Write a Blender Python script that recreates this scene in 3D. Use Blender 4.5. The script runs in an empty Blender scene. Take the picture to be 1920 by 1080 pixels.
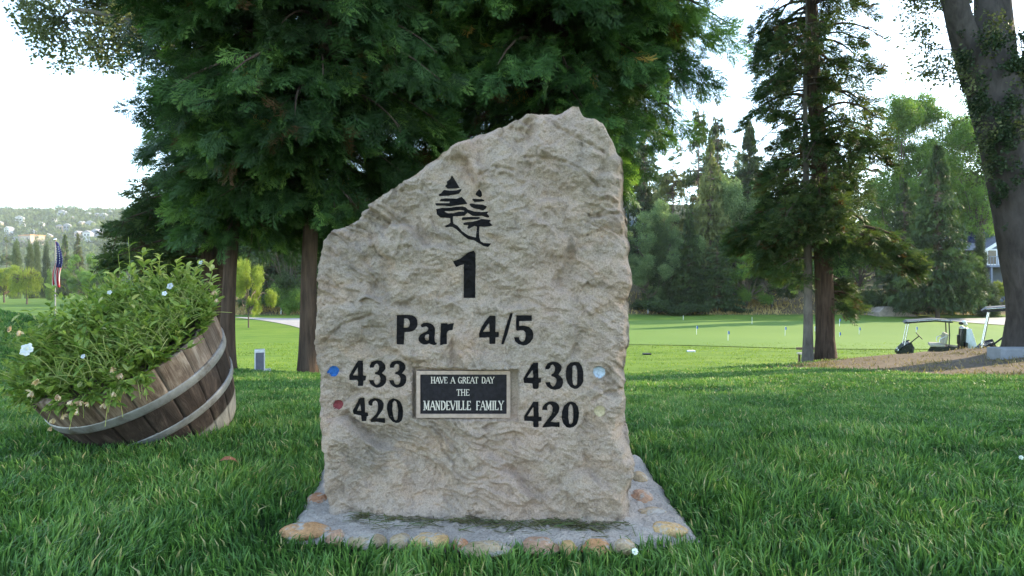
import bpy, bmesh, math, random
import numpy as np
from mathutils import Vector, Matrix
from mathutils.geometry import tessellate_polygon

sc = bpy.context.scene
col = sc.collection
random.seed(7)
rng = np.random.default_rng(7)
R = math.radians
F, H = 1100.0, 0.62            # focal length in photo pixels, eye height in metres

# ------------------------------------------------------------------ camera, sky, sun
cam = bpy.data.cameras.new('camera')
co = bpy.data.objects.new('camera', cam)
col.objects.link(co)
co.location = (0, 0, H)
co.rotation_euler = (R(90), 0, 0)
cam.sensor_width = 36
cam.lens = 36 * F / 1920
cam.shift_y = -10 / 1920
cam.clip_start = 0.05
cam.clip_end = 9000
sc.camera = co

SUN_AZ, SUN_EL = R(66), R(25)   # azimuth clockwise from straight ahead (+Y)
world = bpy.data.worlds.new('World')
sc.world = world
world.use_nodes = True
wn = world.node_tree
wn.nodes.clear()
wo = wn.nodes.new('ShaderNodeOutputWorld')
bg = wn.nodes.new('ShaderNodeBackground')
sky = wn.nodes.new('ShaderNodeTexSky')
sky.sky_type = 'NISHITA'
sky.sun_disc = False
sky.sun_elevation = SUN_EL
sky.sun_rotation = SUN_AZ
sky.altitude = 1500
sky.air_density = 1.0
sky.dust_density = 1.0
sky.ozone_density = 1.0
bg.inputs['Strength'].default_value = 0.15
wn.links.new(sky.outputs[0], bg.inputs['Color'])
wn.links.new(bg.outputs[0], wo.inputs['Surface'])

sun = bpy.data.lights.new('sun', 'SUN')
sun.energy = 2.0
sun.angle = R(0.6)
sun.color = (1.0, 0.88, 0.70)
so = bpy.data.objects.new('sun', sun)
col.objects.link(so)
SDIR = Vector((math.sin(SUN_AZ) * math.cos(SUN_EL), math.cos(SUN_AZ) * math.cos(SUN_EL), math.sin(SUN_EL)))
so.rotation_euler = SDIR.to_track_quat('Z', 'Y').to_euler()
so.location = (20, 10, 30)

sc.view_settings.view_transform = 'Standard'
sc.view_settings.look = 'None'
sc.view_settings.gamma = 1
sc.view_settings.use_white_balance = True
sc.view_settings.white_balance_temperature = 7500
sc.view_settings.white_balance_tint = 6
sc.view_settings.exposure = 2.65
sc.cycles.max_bounces = 6
sc.cycles.diffuse_bounces = 3
sc.cycles.glossy_bounces = 2
sc.cycles.transmission_bounces = 3
sc.cycles.transparent_max_bounces = 6
sc.cycles.volume_bounces = 0
sc.cycles.use_denoising = True
sc.cycles.caustics_reflective = False
sc.cycles.caustics_refractive = False

# ------------------------------------------------------------------ numpy helpers
def hsh(ix, iy, seed):
    n = (ix.astype(np.int64) * 374761393 + iy.astype(np.int64) * 668265263 + seed * 974634777) & 0xffffffff
    n = ((n ^ (n >> 13)) * 1274126177) & 0xffffffff
    return ((n ^ (n >> 16)) & 0xffff) / 65535.0

def gn(x, y, seed=0):
    """gradient noise about -0.7 .. 0.7"""
    x = np.asarray(x, float); y = np.asarray(y, float)
    ix = np.floor(x); iy = np.floor(y)
    fx = x - ix; fy = y - iy
    ux = fx * fx * fx * (fx * (fx * 6 - 15) + 10)
    uy = fy * fy * fy * (fy * (fy * 6 - 15) + 10)
    def g(dx, dy):
        a = hsh(ix + dx, iy + dy, seed) * 6.2831853
        return np.cos(a) * (fx - dx) + np.sin(a) * (fy - dy)
    a = g(0, 0) * (1 - ux) + g(1, 0) * ux
    b = g(0, 1) * (1 - ux) + g(1, 1) * ux
    return a * (1 - uy) + b * uy

def fbm(x, y, octs=4, seed=0, gain=0.5, lac=2.03):
    s = 0; a = 1.0
    for o in range(octs):
        s = s + a * gn(x, y, seed + o * 17)
        x = x * lac + 13.7; y = y * lac - 7.1; a *= gain
    return s

def n3(p, f, seed=0):
    return (gn(p[:, 0] * f + 5.2, p[:, 2] * f * 1.1, seed) + gn(p[:, 1] * f - 3.1, p[:, 2] * f + p[:, 0] * f * 0.5, seed + 5)) * 0.8

def sstep(a, b, x):
    t = np.clip((x - a) / (b - a), 0, 1)
    return t * t * (3 - 2 * t)

def W(px, py, Y):
    """world point seen at photo pixel (px, py) at distance Y"""
    return Vector(((px - 960) / F * Y, Y, H - (py - 530) / F * Y))

# ------------------------------------------------------------------ mesh helpers
class MB:
    """collects faces and links them as one mesh object"""
    def __init__(s):
        s.v = []; s.f3 = []; s.f4 = []; s.t = []; s.m3 = []; s.m4 = []; s.n = 0
    def add(s, v, tri=None, quad=None, tint=None, mi=0):
        v = np.asarray(v, float).reshape(-1, 3)
        s.v.append(v)
        s.t.append(np.full(len(v), 0.5) if tint is None else np.broadcast_to(np.asarray(tint, float), (len(v),)))
        if tri is not None and len(tri):
            tri = np.asarray(tri, np.int64).reshape(-1, 3)
            s.f3.append(tri + s.n); s.m3.append(np.full(len(tri), mi))
        if quad is not None and len(quad):
            quad = np.asarray(quad, np.int64).reshape(-1, 4)
            s.f4.append(quad + s.n); s.m4.append(np.full(len(quad), mi))
        s.n += len(v)
        return s
    def mesh(s, name, mats, smooth=False):
        me = bpy.data.meshes.new(name)
        v = np.concatenate(s.v).astype(np.float32)
        me.vertices.add(len(v)); me.vertices.foreach_set('co', v.ravel())
        f3 = np.concatenate(s.f3) if s.f3 else np.zeros((0, 3), np.int64)
        f4 = np.concatenate(s.f4) if s.f4 else np.zeros((0, 4), np.int64)
        idx = np.concatenate([f3.ravel(), f4.ravel()]).astype(np.int32)
        starts = np.concatenate([np.arange(len(f3)) * 3, len(f3) * 3 + np.arange(len(f4)) * 4]).astype(np.int32)
        me.loops.add(len(idx)); me.loops.foreach_set('vertex_index', idx)
        me.polygons.add(len(starts)); me.polygons.foreach_set('loop_start', starts)
        mi = np.concatenate((s.m3 or [np.zeros(0)]) + (s.m4 or [np.zeros(0)])).astype(np.int32)
        me.polygons.foreach_set('material_index', mi)
        me.polygons.foreach_set('use_smooth', np.full(len(starts), smooth))
        for m in (mats if isinstance(mats, (list, tuple)) else [mats]):
            me.materials.append(m)
        a = me.attributes.new('tint', 'FLOAT', 'POINT')
        a.data.foreach_set('value', np.concatenate(s.t).astype(np.float32))
        me.update(calc_edges=True)
        return me
    def obj(s, name, mats, parent=None, smooth=False):
        o = bpy.data.objects.new(name, s.mesh(name, mats, smooth))
        col.objects.link(o)
        if parent is not None:
            o.parent = parent
        return o

def tag(o, label=None, cat=None, group=None, kind=None):
    if label: o['label'] = label
    if cat: o['category'] = cat
    if group: o['group'] = group
    if kind: o['kind'] = kind
    return o

def empty(name, loc, label, cat, group=None, rz=0):
    o = bpy.data.objects.new(name, None)
    o.empty_display_size = 0.1
    o.location = loc; o.rotation_euler = (0, 0, rz)
    col.objects.link(o)
    return tag(o, label, cat, group)

def child(name, me, parent):
    o = bpy.data.objects.new(name, me)
    col.objects.link(o); o.parent = parent
    return o

BOXQ = [(0, 3, 2, 1), (4, 5, 6, 7), (0, 1, 5, 4), (1, 2, 6, 5), (2, 3, 7, 6), (3, 0, 4, 7)]
def box(mb, c, s, rot=None, mi=0, tint=0.5, taper=1.0):
    x, y, z = [q / 2 for q in s]
    t = taper
    v = np.array([(-x, -y, -z), (x, -y, -z), (x, y, -z), (-x, y, -z), (-x * t, -y * t, z), (x * t, -y * t, z), (x * t, y * t, z), (-x * t, y * t, z)])
    if rot is not None:
        v = v @ np.array(rot.to_3x3() if hasattr(rot, 'to_3x3') else rot).T
    mb.add(v + np.array(c), quad=BOXQ, mi=mi, tint=tint)

def tube(mb, pts, rad, n=8, mi=0, tint=0.5, cap=True, rough=0, seed=0):
    pts = np.asarray(pts, float); k = len(pts)
    rad = np.broadcast_to(np.asarray(rad, float), (k,))
    d = np.gradient(pts, axis=0); d /= np.linalg.norm(d, axis=1)[:, None] + 1e-9
    ref = np.array([0.0, 1.0, 0.01]) if abs(d[:, 1]).mean() < 0.8 else np.array([1.0, 0, 0.01])
    a = np.cross(d, ref); a /= np.linalg.norm(a, axis=1)[:, None] + 1e-9
    b = np.cross(d, a)
    th = np.linspace(0, 2 * np.pi, n, endpoint=False)
    rr = rad[:, None] * np.ones(n)[None]
    if rough:
        L = np.concatenate([[0], np.cumsum(np.linalg.norm(np.diff(pts, axis=0), axis=1))])
        u = np.cos(th)[None] * 3.0 + 0 * L[:, None]; w = np.sin(th)[None] * 3.0 + L[:, None] * 0.55
        nn = gn(u * 2.2 + w, w * 1.7 - u, seed) + 0.6 * np.abs(gn(th[None] / 6.2832 * 22 + 0.5 * gn(L[:, None] * 2, th[None], seed + 3), L[:, None] * 1.3 + 0 * th[None], seed + 1))
        rr = rr * (1 + rough * nn)
    v = pts[:, None] + rr[..., None] * (np.cos(th)[None, :, None] * a[:, None] + np.sin(th)[None, :, None] * b[:, None])
    i = np.arange(k - 1)[:, None] * n + np.arange(n)[None]
    j = np.arange(k - 1)[:, None] * n + (np.arange(n)[None] + 1) % n
    q = np.stack([i, j, j + n, i + n], -1).reshape(-1, 4)
    mb.add(v.reshape(-1, 3), quad=q, mi=mi, tint=tint)
    if cap:
        for e, s in ((0, 1), (k - 1, -1)):
            mb.add(np.concatenate([pts[e:e + 1], v[e]]), tri=[(0, 1 + (m + (s < 0)) % n, 1 + (m + (s > 0)) % n) for m in range(n)], mi=mi, tint=tint)

def lathe(mb, prof, n=32, mi=0, tint=0.5, axis='z', c=(0, 0, 0)):
    th = np.linspace(0, 2 * np.pi, n, endpoint=False)
    k = len(prof); p = np.array(prof, float)
    v = np.stack([p[:, 0][:, None] * np.cos(th), p[:, 0][:, None] * np.sin(th), p[:, 1][:, None] + 0 * th], -1).reshape(-1, 3)
    if axis == 'y': v = v[:, [0, 2, 1]] * np.array([1, 1, 1])
    if axis == 'x': v = v[:, [2, 0, 1]]
    i = np.arange(k - 1)[:, None] * n + np.arange(n)[None]
    j = np.arange(k - 1)[:, None] * n + (np.arange(n)[None] + 1) % n
    mb.add(v + np.array(c), quad=np.stack([i, j, j + n, i + n], -1).reshape(-1, 4), mi=mi, tint=tint)

def prism(mb, poly, y0, y1, mi=0, tint=0.5):
    """polygon in x,z extruded along y"""
    n = len(poly)
    v = [(p[0], y0, p[1]) for p in poly] + [(p[0], y1, p[1]) for p in poly]
    tr = tessellate_polygon([[Vector((p[0], p[1], 0)) for p in poly]])
    mb.add(v, tri=[t for t in tr] + [(a + n, c + n, b + n) for a, b, c in tr], quad=[(i, (i + 1) % n, (i + 1) % n + n, i + n) for i in range(n)], mi=mi, tint=tint)

def scatter(mb, tv, tt, pos, M, scale, tint, mi=0, tvt=None):
    """copies template (tv verts, tt tris) to every pos with matrix M (N,3,3; columns = axes)"""
    N = len(pos); k = len(tv)
    if N == 0: return
    sc_ = np.asarray(scale, float)
    if sc_.ndim == 1: sc_ = sc_[:, None]
    loc = tv[None] * sc_[:, None, :] if sc_.shape[1] == 3 else tv[None] * sc_[:, None]
    v = np.einsum('nij,nkj->nki', M, loc) + pos[:, None]
    t = (tt[None] + (np.arange(N) * k)[:, None, None]).reshape(-1, 3)
    tn = np.broadcast_to(np.asarray(tint, float)[:, None], (N, k))
    if tvt is not None: tn = np.where(tn > 0.99, 1.0, np.where(tn < 0.01, 0.0, np.clip(tn + tvt[None], 0.07, 0.94)))
    mb.add(v.reshape(-1, 3), tri=t, tint=tn.ravel(), mi=mi)

def frames(d, up):
    """x axis = d, z axis near up"""
    d = d / (np.linalg.norm(d, axis=1)[:, None] + 1e-9)
    y = np.cross(up, d); y /= np.linalg.norm(y, axis=1)[:, None] + 1e-9
    z = np.cross(d, y)
    return np.stack([d, y, z], -1)

def rnd_unit(n, r=rng):
    v = r.normal(size=(n, 3))
    return v / np.linalg.norm(v, axis=1)[:, None]

# ------------------------------------------------------------------ materials
def new_mat(name):
    m = bpy.data.materials.new(name); m.use_nodes = True
    nt = m.node_tree; nt.nodes.clear()
    out = nt.nodes.new('ShaderNodeOutputMaterial')
    return m, nt, out
def N(nt, t, **k):
    n = nt.nodes.new(t)
    for a, b in k.items():
        if a in n.inputs.keys() if hasattr(n, 'inputs') else False: n.inputs[a].default_value = b
        else: setattr(n, a, b)
    return n
def ramp(nt, fac, stops, interp='LINEAR'):
    r = nt.nodes.new('ShaderNodeValToRGB')
    r.color_ramp.interpolation = interp
    e = r.color_ramp.elements
    while len(e) < len(stops): e.new(0.5)
    for i, (p, c) in enumerate(stops):
        e[i].position = p; e[i].color = (*c, 1)
    nt.links.new(fac, r.inputs['Fac'])
    return r.outputs['Color']
def noise(nt, scale, detail=4, rough=0.55, vec=None, dist=0.0):
    n = nt.nodes.new('ShaderNodeTexNoise')
    n.inputs['Scale'].default_value = scale; n.inputs['Detail'].default_value = detail
    n.inputs['Roughness'].default_value = rough; n.inputs['Distortion'].default_value = dist
    if vec is not None: nt.links.new(vec, n.inputs['Vector'])
    return n.outputs['Fac']
def coords(nt, kind='Object', scale=None):
    c = nt.nodes.new('ShaderNodeTexCoord').outputs[kind]
    if scale is None: return c
    m = nt.nodes.new('ShaderNodeMapping'); m.inputs['Scale'].default_value = scale
    nt.links.new(c, m.inputs['Vector'])
    return m.outputs['Vector']
def mix(nt, fac, a, b, mode='MIX'):
    m = nt.nodes.new('ShaderNodeMix'); m.data_type = 'RGBA'; m.blend_type = mode
    for s, v in ((m.inputs[0], fac), (m.inputs[6], a), (m.inputs[7], b)):
        if hasattr(v, 'is_linked'): nt.links.new(v, s)
        else: s.default_value = v if not isinstance(v, tuple) else (*v, 1)
    return m.outputs[2]
def bump(nt, h, strength=0.5, dist=0.01):
    b = nt.nodes.new('ShaderNodeBump'); b.inputs['Strength'].default_value = strength; b.inputs['Distance'].default_value = dist
    nt.links.new(h, b.inputs['Height'])
    return b.outputs['Normal']
def bsdf(nt, out, color, rough=0.8, normal=None, metal=0.0, spec=0.3):
    p = nt.nodes.new('ShaderNodeBsdfPrincipled')
    if hasattr(color, 'is_linked'): nt.links.new(color, p.inputs['Base Color'])
    else: p.inputs['Base Color'].default_value = (*color, 1)
    p.inputs['Metallic'].default_value = metal
    p.inputs['Specular IOR Level'].default_value = spec
    if hasattr(rough, 'is_linked'): nt.links.new(rough, p.inputs['Roughness'])
    else: p.inputs['Roughness'].default_value = rough
    if normal is not None: nt.links.new(normal, p.inputs['Normal'])
    if out is not None: nt.links.new(p.outputs[0], out.inputs['Surface'])
    return p

def mat_simple(name, c, rough=0.6, metal=0.0, var=0.12, scale=20.0, bumpy=0.0, spec=0.3):
    m, nt, out = new_mat(name)
    v = coords(nt)
    f = noise(nt, scale, 5, 0.6, v)
    cc = ramp(nt, f, [(0.3, tuple(x * (1 - var) for x in c)), (0.7, tuple(min(1, x * (1 + var)) for x in c))])
    bsdf(nt, out, cc, rough, bump(nt, f, bumpy, 0.004) if bumpy else None, metal, spec)
    return m

def mat_leaf(name, stops, trans=0.35, rough=0.55, patch=None, var=0.35, tmul=1.25):
    """leaf colour from the 'tint' attribute; light comes through the leaf"""
    m, nt, out = new_mat(name)
    a = N(nt, 'ShaderNodeAttribute'); a.attribute_name = 'tint'
    f = a.outputs['Fac']
    if patch:
        nz = noise(nt, patch, 3, 0.5, coords(nt))
        ad = N(nt, 'ShaderNodeMath'); ad.operation = 'MULTIPLY_ADD'
        nt.links.new(nz, ad.inputs[0]); ad.inputs[1].default_value = var * 2; nt.links.new(f, ad.inputs[2])
        sb = N(nt, 'ShaderNodeMath'); sb.operation = 'SUBTRACT'
        nt.links.new(ad.outputs[0], sb.inputs[0]); sb.inputs[1].default_value = var
        f = sb.outputs[0]
    c = ramp(nt, f, stops)
    oi = N(nt, 'ShaderNodeObjectInfo')
    hs = N(nt, 'ShaderNodeHueSaturation')
    mr = N(nt, 'ShaderNodeMapRange'); nt.links.new(oi.outputs['Random'], mr.inputs[0]); mr.inputs[3].default_value = 0.8; mr.inputs[4].default_value = 1.2
    nt.links.new(mr.outputs[0], hs.inputs['Value']); nt.links.new(c, hs.inputs['Color'])
    c = hs.outputs['Color']
    p = bsdf(nt, None, c, rough, spec=0.25)
    t = N(nt, 'ShaderNodeBsdfTranslucent')
    tc = mix(nt, 1.0, c, (tmul, tmul * 1.05, tmul * 0.6), 'MULTIPLY')
    nt.links.new(tc, t.inputs['Color'])
    ms = N(nt, 'ShaderNodeMixShader'); ms.inputs[0].default_value = trans
    nt.links.new(p.outputs[0], ms.inputs[1]); nt.links.new(t.outputs[0], ms.inputs[2])
    nt.links.new(ms.outputs[0], out.inputs['Surface'])
    return m

def mat_bark(name, dark, light, zs=0.18, scale=16.0):
    m, nt, out = new_mat(name)
    v = coords(nt, 'Object', (1, 1, zs))
    f = noise(nt, scale, 6, 0.62, v, 0.3)
    g = noise(nt, 3.0, 3, 0.5, coords(nt))
    c = ramp(nt, f, [(0.32, dark), (0.62, light)])
    c = mix(nt, 0.4, c, ramp(nt, g, [(0.35, tuple(x * 0.7 for x in light)), (0.65, tuple(x * 1.15 for x in light))]), 'MIX')
    bsdf(nt, out, c, 0.92, bump(nt, f, 1.0, 0.03), spec=0.15)
    return m

M_cedar = mat_leaf('cedar_sprays', [(0.0, (0.10, 0.055, 0.02)), (0.05, (0.028, 0.055, 0.018)), (0.4, (0.036, 0.086, 0.028)), (0.7, (0.070, 0.152, 0.042)), (0.94, (0.165, 0.29, 0.07)), (0.97, (0.165, 0.29, 0.07)), (1.0, (0.40, 0.26, 0.07))], 0.35)
M_conifer = mat_leaf('conifer_needles', [(0.0, (0.09, 0.055, 0.025)), (0.08, (0.035, 0.060, 0.026)), (0.5, (0.050, 0.095, 0.036)), (1.0, (0.13, 0.16, 0.05))], 0.35)
M_dist_dark = mat_leaf('distant_needles_dark', [(0.0, (0.020, 0.036, 0.013)), (0.5, (0.038, 0.068, 0.022)), (1.0, (0.085, 0.13, 0.038))], 0.18)
M_dist_mid = mat_leaf('distant_needles_mid', [(0.0, (0.036, 0.060, 0.020)), (0.5, (0.068, 0.108, 0.034)), (1.0, (0.145, 0.185, 0.055))], 0.22)
M_dist_olive = mat_leaf('distant_needles_olive', [(0.0, (0.06, 0.075, 0.028)), (0.5, (0.12, 0.14, 0.05)), (1.0, (0.23, 0.24, 0.085))], 0.28)
M_decid = mat_leaf('broad_leaves_green', [(0.0, (0.045, 0.10, 0.022)), (0.5, (0.12, 0.225, 0.045)), (1.0, (0.24, 0.36, 0.085))], 0.40)
M_pale = mat_leaf('broad_leaves_pale', [(0.0, (0.06, 0.105, 0.045)), (0.5, (0.14, 0.21, 0.09)), (1.0, (0.27, 0.34, 0.16))], 0.38)
M_yellow = mat_leaf('broad_leaves_yellow', [(0.0, (0.12, 0.18, 0.03)), (0.5, (0.22, 0.28, 0.05)), (1.0, (0.34, 0.38, 0.08))], 0.45)
M_oak = mat_leaf('oak_leaves', [(0.0, (0.05, 0.06, 0.03)), (0.5, (0.10, 0.12, 0.055)), (1.0, (0.19, 0.20, 0.10))], 0.35)
M_ivy = mat_leaf('ivy_leaves', [(0.0, (0.014, 0.026, 0.012)), (0.5, (0.026, 0.048, 0.020)), (1.0, (0.055, 0.085, 0.035))], 0.25, 0.4)
M_bark = mat_bark('bark_red_brown', (0.008, 0.006, 0.005), (0.098, 0.066, 0.050), 0.10, 24)
M_bark_grey = mat_bark('bark_grey', (0.05, 0.045, 0.04), (0.17, 0.15, 0.135), 0.3, 10)
M_bark_far = mat_bark('bark_distant', (0.04, 0.03, 0.024), (0.13, 0.10, 0.08), 0.2, 4)

# ------------------------------------------------------------------ terrain
CX = np.array([-60, -8, -6.1, -4.2, -3.28, -2.29, -0.4, 1.67, 3.37, 5.65, 7.7, 8.5, 9.45, 14, 60])
CZ = np.array([.7, .33, .17, -.27, -.43, -.48, -.56, -.64, -.76, -.95, -.76, -.53, -.40, -.1, .3])
CY = np.array([9, 8.5, 7.5, 7, 7, 7, 7.5, 8, 9.5, 11.5, 11.5, 10.6, 10, 10, 10])
def ground(x, y):
    x = np.asarray(x, float); y = np.asarray(y, float)
    cy = np.interp(x, CX, CY); cz = np.interp(x, CX, CZ)
    s = np.clip((y - 2.3) / (cy - 2.3), 0, 1)
    d = np.maximum(y - cy, 0)
    t = x / np.maximum(y, 1)
    right = sstep(-0.66, -0.52, t)
    slope = 0.11 + 0.10 * sstep(-0.1, 0.1, t) * (1 - sstep(0.42, 0.6, t))
    hill = np.maximum(y - 58, 0)
    low = -2.6 + right * slope * np.minimum(hill, 160) - (1 - right) * 0.012 * np.clip(y - 50, 0, 300)
    low = low + 0.03 * gn(x / 7, y / 7, 3) * sstep(12, 30, y)
    return cz * s + (low - cz) * (1 - np.exp(-d / 4.5))
def gz(x, y): return float(ground(x, y))
def G(px, Y): 
    x = (px - 960) / F * Y
    return Vector((x, Y, gz(x, Y)))

def dirt_mask(x, y):
    e = ((x - 9.8) / 6.0) ** 2 + ((y - 8.8) / 4.3) ** 2
    m = 1 - sstep(0.55, 1.1, e + 0.35 * fbm(x * 0.8, y * 0.8, 3, 9))
    return m

# ground sheet
gx = 3500 * np.sinh(np.linspace(-1, 1, 341) * 8.2) / np.sinh(8.2)
gy = np.concatenate([[-3500, -800, -200, -60, -20, -8, -4, -2, -1], np.linspace(-0.5, 14, 117), 14 + (np.geomspace(1, 120, 90) - 0.9) , [150, 175, 200, 230, 260, 300, 350, 420, 520, 700, 1000, 1600, 3500]])
XX, YY = np.meshgrid(gx, gy)
ZZ = ground(XX, YY)
mb = MB()
ny, nx = XX.shape
i = np.arange(ny - 1)[:, None] * nx + np.arange(nx - 1)[None]
mb.add(np.stack([XX, YY, ZZ], -1).reshape(-1, 3), quad=np.stack([i, i + 1, i + nx + 1, i + nx], -1).reshape(-1, 4), tint=dirt_mask(XX, YY).ravel())
m, nt, out = new_mat('turf_ground')
oc = coords(nt)
sx = N(nt, 'ShaderNodeSeparateXYZ'); nt.links.new(oc, sx.inputs[0])
n1 = noise(nt, 0.35, 4, 0.6, oc); n2 = noise(nt, 6.0, 5, 0.7, oc); n3_ = noise(nt, 60, 3, 0.6, oc)
n4 = noise(nt, 1.6, 4, 0.65, coords(nt, 'Object', (0.35, 1.2, 1)), 0.5)
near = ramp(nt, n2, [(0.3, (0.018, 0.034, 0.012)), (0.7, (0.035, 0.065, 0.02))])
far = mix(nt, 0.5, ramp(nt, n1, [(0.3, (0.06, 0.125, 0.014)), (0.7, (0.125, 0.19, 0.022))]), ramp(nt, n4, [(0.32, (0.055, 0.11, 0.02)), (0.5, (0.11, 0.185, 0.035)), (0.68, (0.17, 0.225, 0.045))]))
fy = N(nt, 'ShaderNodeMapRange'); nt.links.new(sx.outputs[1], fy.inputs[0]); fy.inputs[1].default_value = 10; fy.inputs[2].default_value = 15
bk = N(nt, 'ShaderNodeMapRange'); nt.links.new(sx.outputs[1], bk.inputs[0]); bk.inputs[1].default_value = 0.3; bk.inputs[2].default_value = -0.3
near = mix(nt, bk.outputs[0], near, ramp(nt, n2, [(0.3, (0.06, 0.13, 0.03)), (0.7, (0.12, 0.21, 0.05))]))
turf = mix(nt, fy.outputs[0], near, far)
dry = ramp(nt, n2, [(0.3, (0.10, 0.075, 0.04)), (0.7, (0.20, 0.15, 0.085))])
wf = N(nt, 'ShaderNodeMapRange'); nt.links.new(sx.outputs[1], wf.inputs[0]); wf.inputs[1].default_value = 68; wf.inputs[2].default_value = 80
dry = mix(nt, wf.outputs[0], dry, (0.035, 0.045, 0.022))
fd = N(nt, 'ShaderNodeMapRange'); nt.links.new(sx.outputs[1], fd.inputs[0]); fd.inputs[1].default_value = 57; fd.inputs[2].default_value = 59
right_ = N(nt, 'ShaderNodeMath'); right_.operation = 'MULTIPLY_ADD'
nt.links.new(sx.outputs[1], right_.inputs[0]); right_.inputs[1].default_value = 0.56; nt.links.new(sx.outputs[0], right_.inputs[2])
rg = N(nt, 'ShaderNodeMath'); rg.operation = 'GREATER_THAN'; nt.links.new(right_.outputs[0], rg.inputs[0]); rg.inputs[1].default_value = 0
mm = N(nt, 'ShaderNodeMath'); mm.operation = 'MULTIPLY'; nt.links.new(fd.outputs[0], mm.inputs[0]); nt.links.new(rg.outputs[0], mm.inputs[1])
c = mix(nt, mm.outputs[0], turf, dry)
at = N(nt, 'ShaderNodeAttribute'); at.attribute_name = 'tint'
soil = mix(nt, 0.5, ramp(nt, n2, [(0.3, (0.08, 0.058, 0.042)), (0.7, (0.18, 0.14, 0.105))]), ramp(nt, noise(nt, 25, 4, 0.7, oc), [(0.35, (0.065, 0.05, 0.036)), (0.65, (0.22, 0.18, 0.14))]))
c = mix(nt, at.outputs['Fac'], c, soil)
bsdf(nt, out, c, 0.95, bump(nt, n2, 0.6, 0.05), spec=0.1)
tag(mb.obj('ground', m, smooth=True), 'grassy lawn falling away to a lower fairway', None, kind='structure')

def sheet(name, poly, mat, off, step=1.5, kind='structure', label=None):
    """polygon in world x,y draped over the ground"""
    bm = bmesh.new()
    bm.faces.new([bm.verts.new((p[0], p[1], 0)) for p in poly])
    xs = [p[0] for p in poly]; ys = [p[1] for p in poly]
    for ax, lo, hi in ((0, min(xs), max(xs)), (1, min(ys), max(ys))):
        k = lo + step
        while k < hi:
            no = (1, 0, 0) if ax == 0 else (0, 1, 0)
            bmesh.ops.bisect_plane(bm, geom=bm.verts[:] + bm.edges[:] + bm.faces[:], plane_co=(k, k, 0), plane_no=no)
            k += step
    bmesh.ops.triangulate(bm, faces=bm.faces[:])
    for v in bm.verts: v.co.z = gz(v.co.x, v.co.y) + off
    bm.normal_update()
    if bm.faces and sum(f.normal.z for f in bm.faces) < 0: bmesh.ops.reverse_faces(bm, faces=bm.faces[:])
    me = bpy.data.meshes.new(name); bm.to_mesh(me); bm.free(); me.materials.append(mat)
    for p in me.polygons: p.use_smooth = True
    o = bpy.data.objects.new(name, me); col.objects.link(o)
    return tag(o, label, None, kind=kind)

def low(px, py):
    Y = (H + 2.6) * F / (py - 530)
    return ((px - 960) / F * Y, Y)

def spline(pts, k=6):
    p = np.array(pts + pts[:3], float); o = []
    for a in range(len(pts)):
        p0, p1, p2, p3 = p[a], p[a + 1], p[a + 2], p[(a + 3) % len(p)]
        for t in np.linspace(0, 1, k, endpoint=False):
            o.append(0.5 * ((2 * p1) + (p2 - p0) * t + (2 * p0 - 5 * p1 + 4 * p2 - p3) * t * t + (3 * p1 - p0 - 3 * p2 + p3) * t ** 3))
    return o

m, nt, out = new_mat('putting_turf')
oc = coords(nt)
c = mix(nt, 0.5, ramp(nt, noise(nt, 0.09, 3, 0.5, oc), [(0.35, (0.075, 0.150, 0.028)), (0.65, (0.125, 0.200, 0.040))]), ramp(nt, noise(nt, 9, 4, 0.7, oc), [(0.3, (0.08, 0.150, 0.028)), (0.7, (0.125, 0.195, 0.042))]))
bsdf(nt, out, c, 0.9, spec=0.15)
green_poly = spline([low(1000, 603), low(1178, 601), low(1420, 602), low(1700, 604), low(1890, 612), low(2040, 628), low(1930, 652), low(1600, 657), low(1300, 650), low(1120, 645), low(960, 632)], 5)
sheet('putting_green', green_poly, m, 0.03, 1.5, label='wide pale putting green beyond the lawn')
M_tarmac = mat_simple('pale_tarmac', (0.30, 0.28, 0.27), 0.9, var=0.15, scale=3, bumpy=0.2)
sheet('cart_path', spline([low(440, 595), low(520, 597), low(620, 597), low(760, 598), low(900, 600), low(900, 640), low(740, 640), low(600, 626), low(545, 611), low(490, 601)], 4), M_tarmac, 0.035, 1.2, label='pale paved cart path curving round the lower lawn')
sheet('pavement', spline([low(1770, 598), low(1850, 597), low(1930, 594), low(2080, 594), low(2120, 608), low(1990, 612), low(1900, 611), low(1800, 604)], 4), M_tarmac, 0.034, 1.2, label='pale paved drive at the far side of the putting green')

# ------------------------------------------------------------------ carved marker stone
def sx_(px): 
    a = (np.asarray(px, float) - 960) / F
    return 1.48 * a / (1 + 0.1 * a)
def spx(px, py):
    """photo pixel to (x, z) on the face plane of the stone"""
    x = sx_(px); Y = 1.48 - 0.1 * x
    return x, H - (np.asarray(py, float) - 530) / F * Y
S = 13.5
def off(pts, ox, oy, dx=0, s=S): return [(ox + (x + dx) / s, oy + y / s) for x, y in pts]
GL = {}
def glyph(name, ox, oy, outer, holes=(), dx=0, s=S): GL.setdefault(name, []).append([off(outer, ox, oy, dx, s)] + [off(h, ox, oy, dx, s) for h in holes])
g = 'par_word'
glyph(g, 730, 580, [(170,155),(340,148),(470,148),(560,158),(640,200),(690,275),(705,370),(690,450),(640,520),(560,565),(480,578),(365,582),(360,700),(350,898),(170,898),(165,700),(172,400)], [[(352,235),(400,230),(455,250),(495,300),(508,360),(490,430),(450,470),(345,472),(350,380)]])
glyph(g, 730, 580, [(820,465),(785,420),(800,385),(860,350),(950,340),(1040,365),(1110,410),(1145,480),(1150,580),(1140,700),(1145,790),(1165,845),(1205,850),(1190,890),(1140,905),(1080,900),(1000,865),(930,895),(860,895),(790,860),(740,800),(735,730),(770,660),(840,605),(930,570),(975,525),(975,470),(930,437),(870,445)], [[(1000,640),(995,780),(950,795),(905,765),(890,710),(910,660),(955,632)]])
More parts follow.
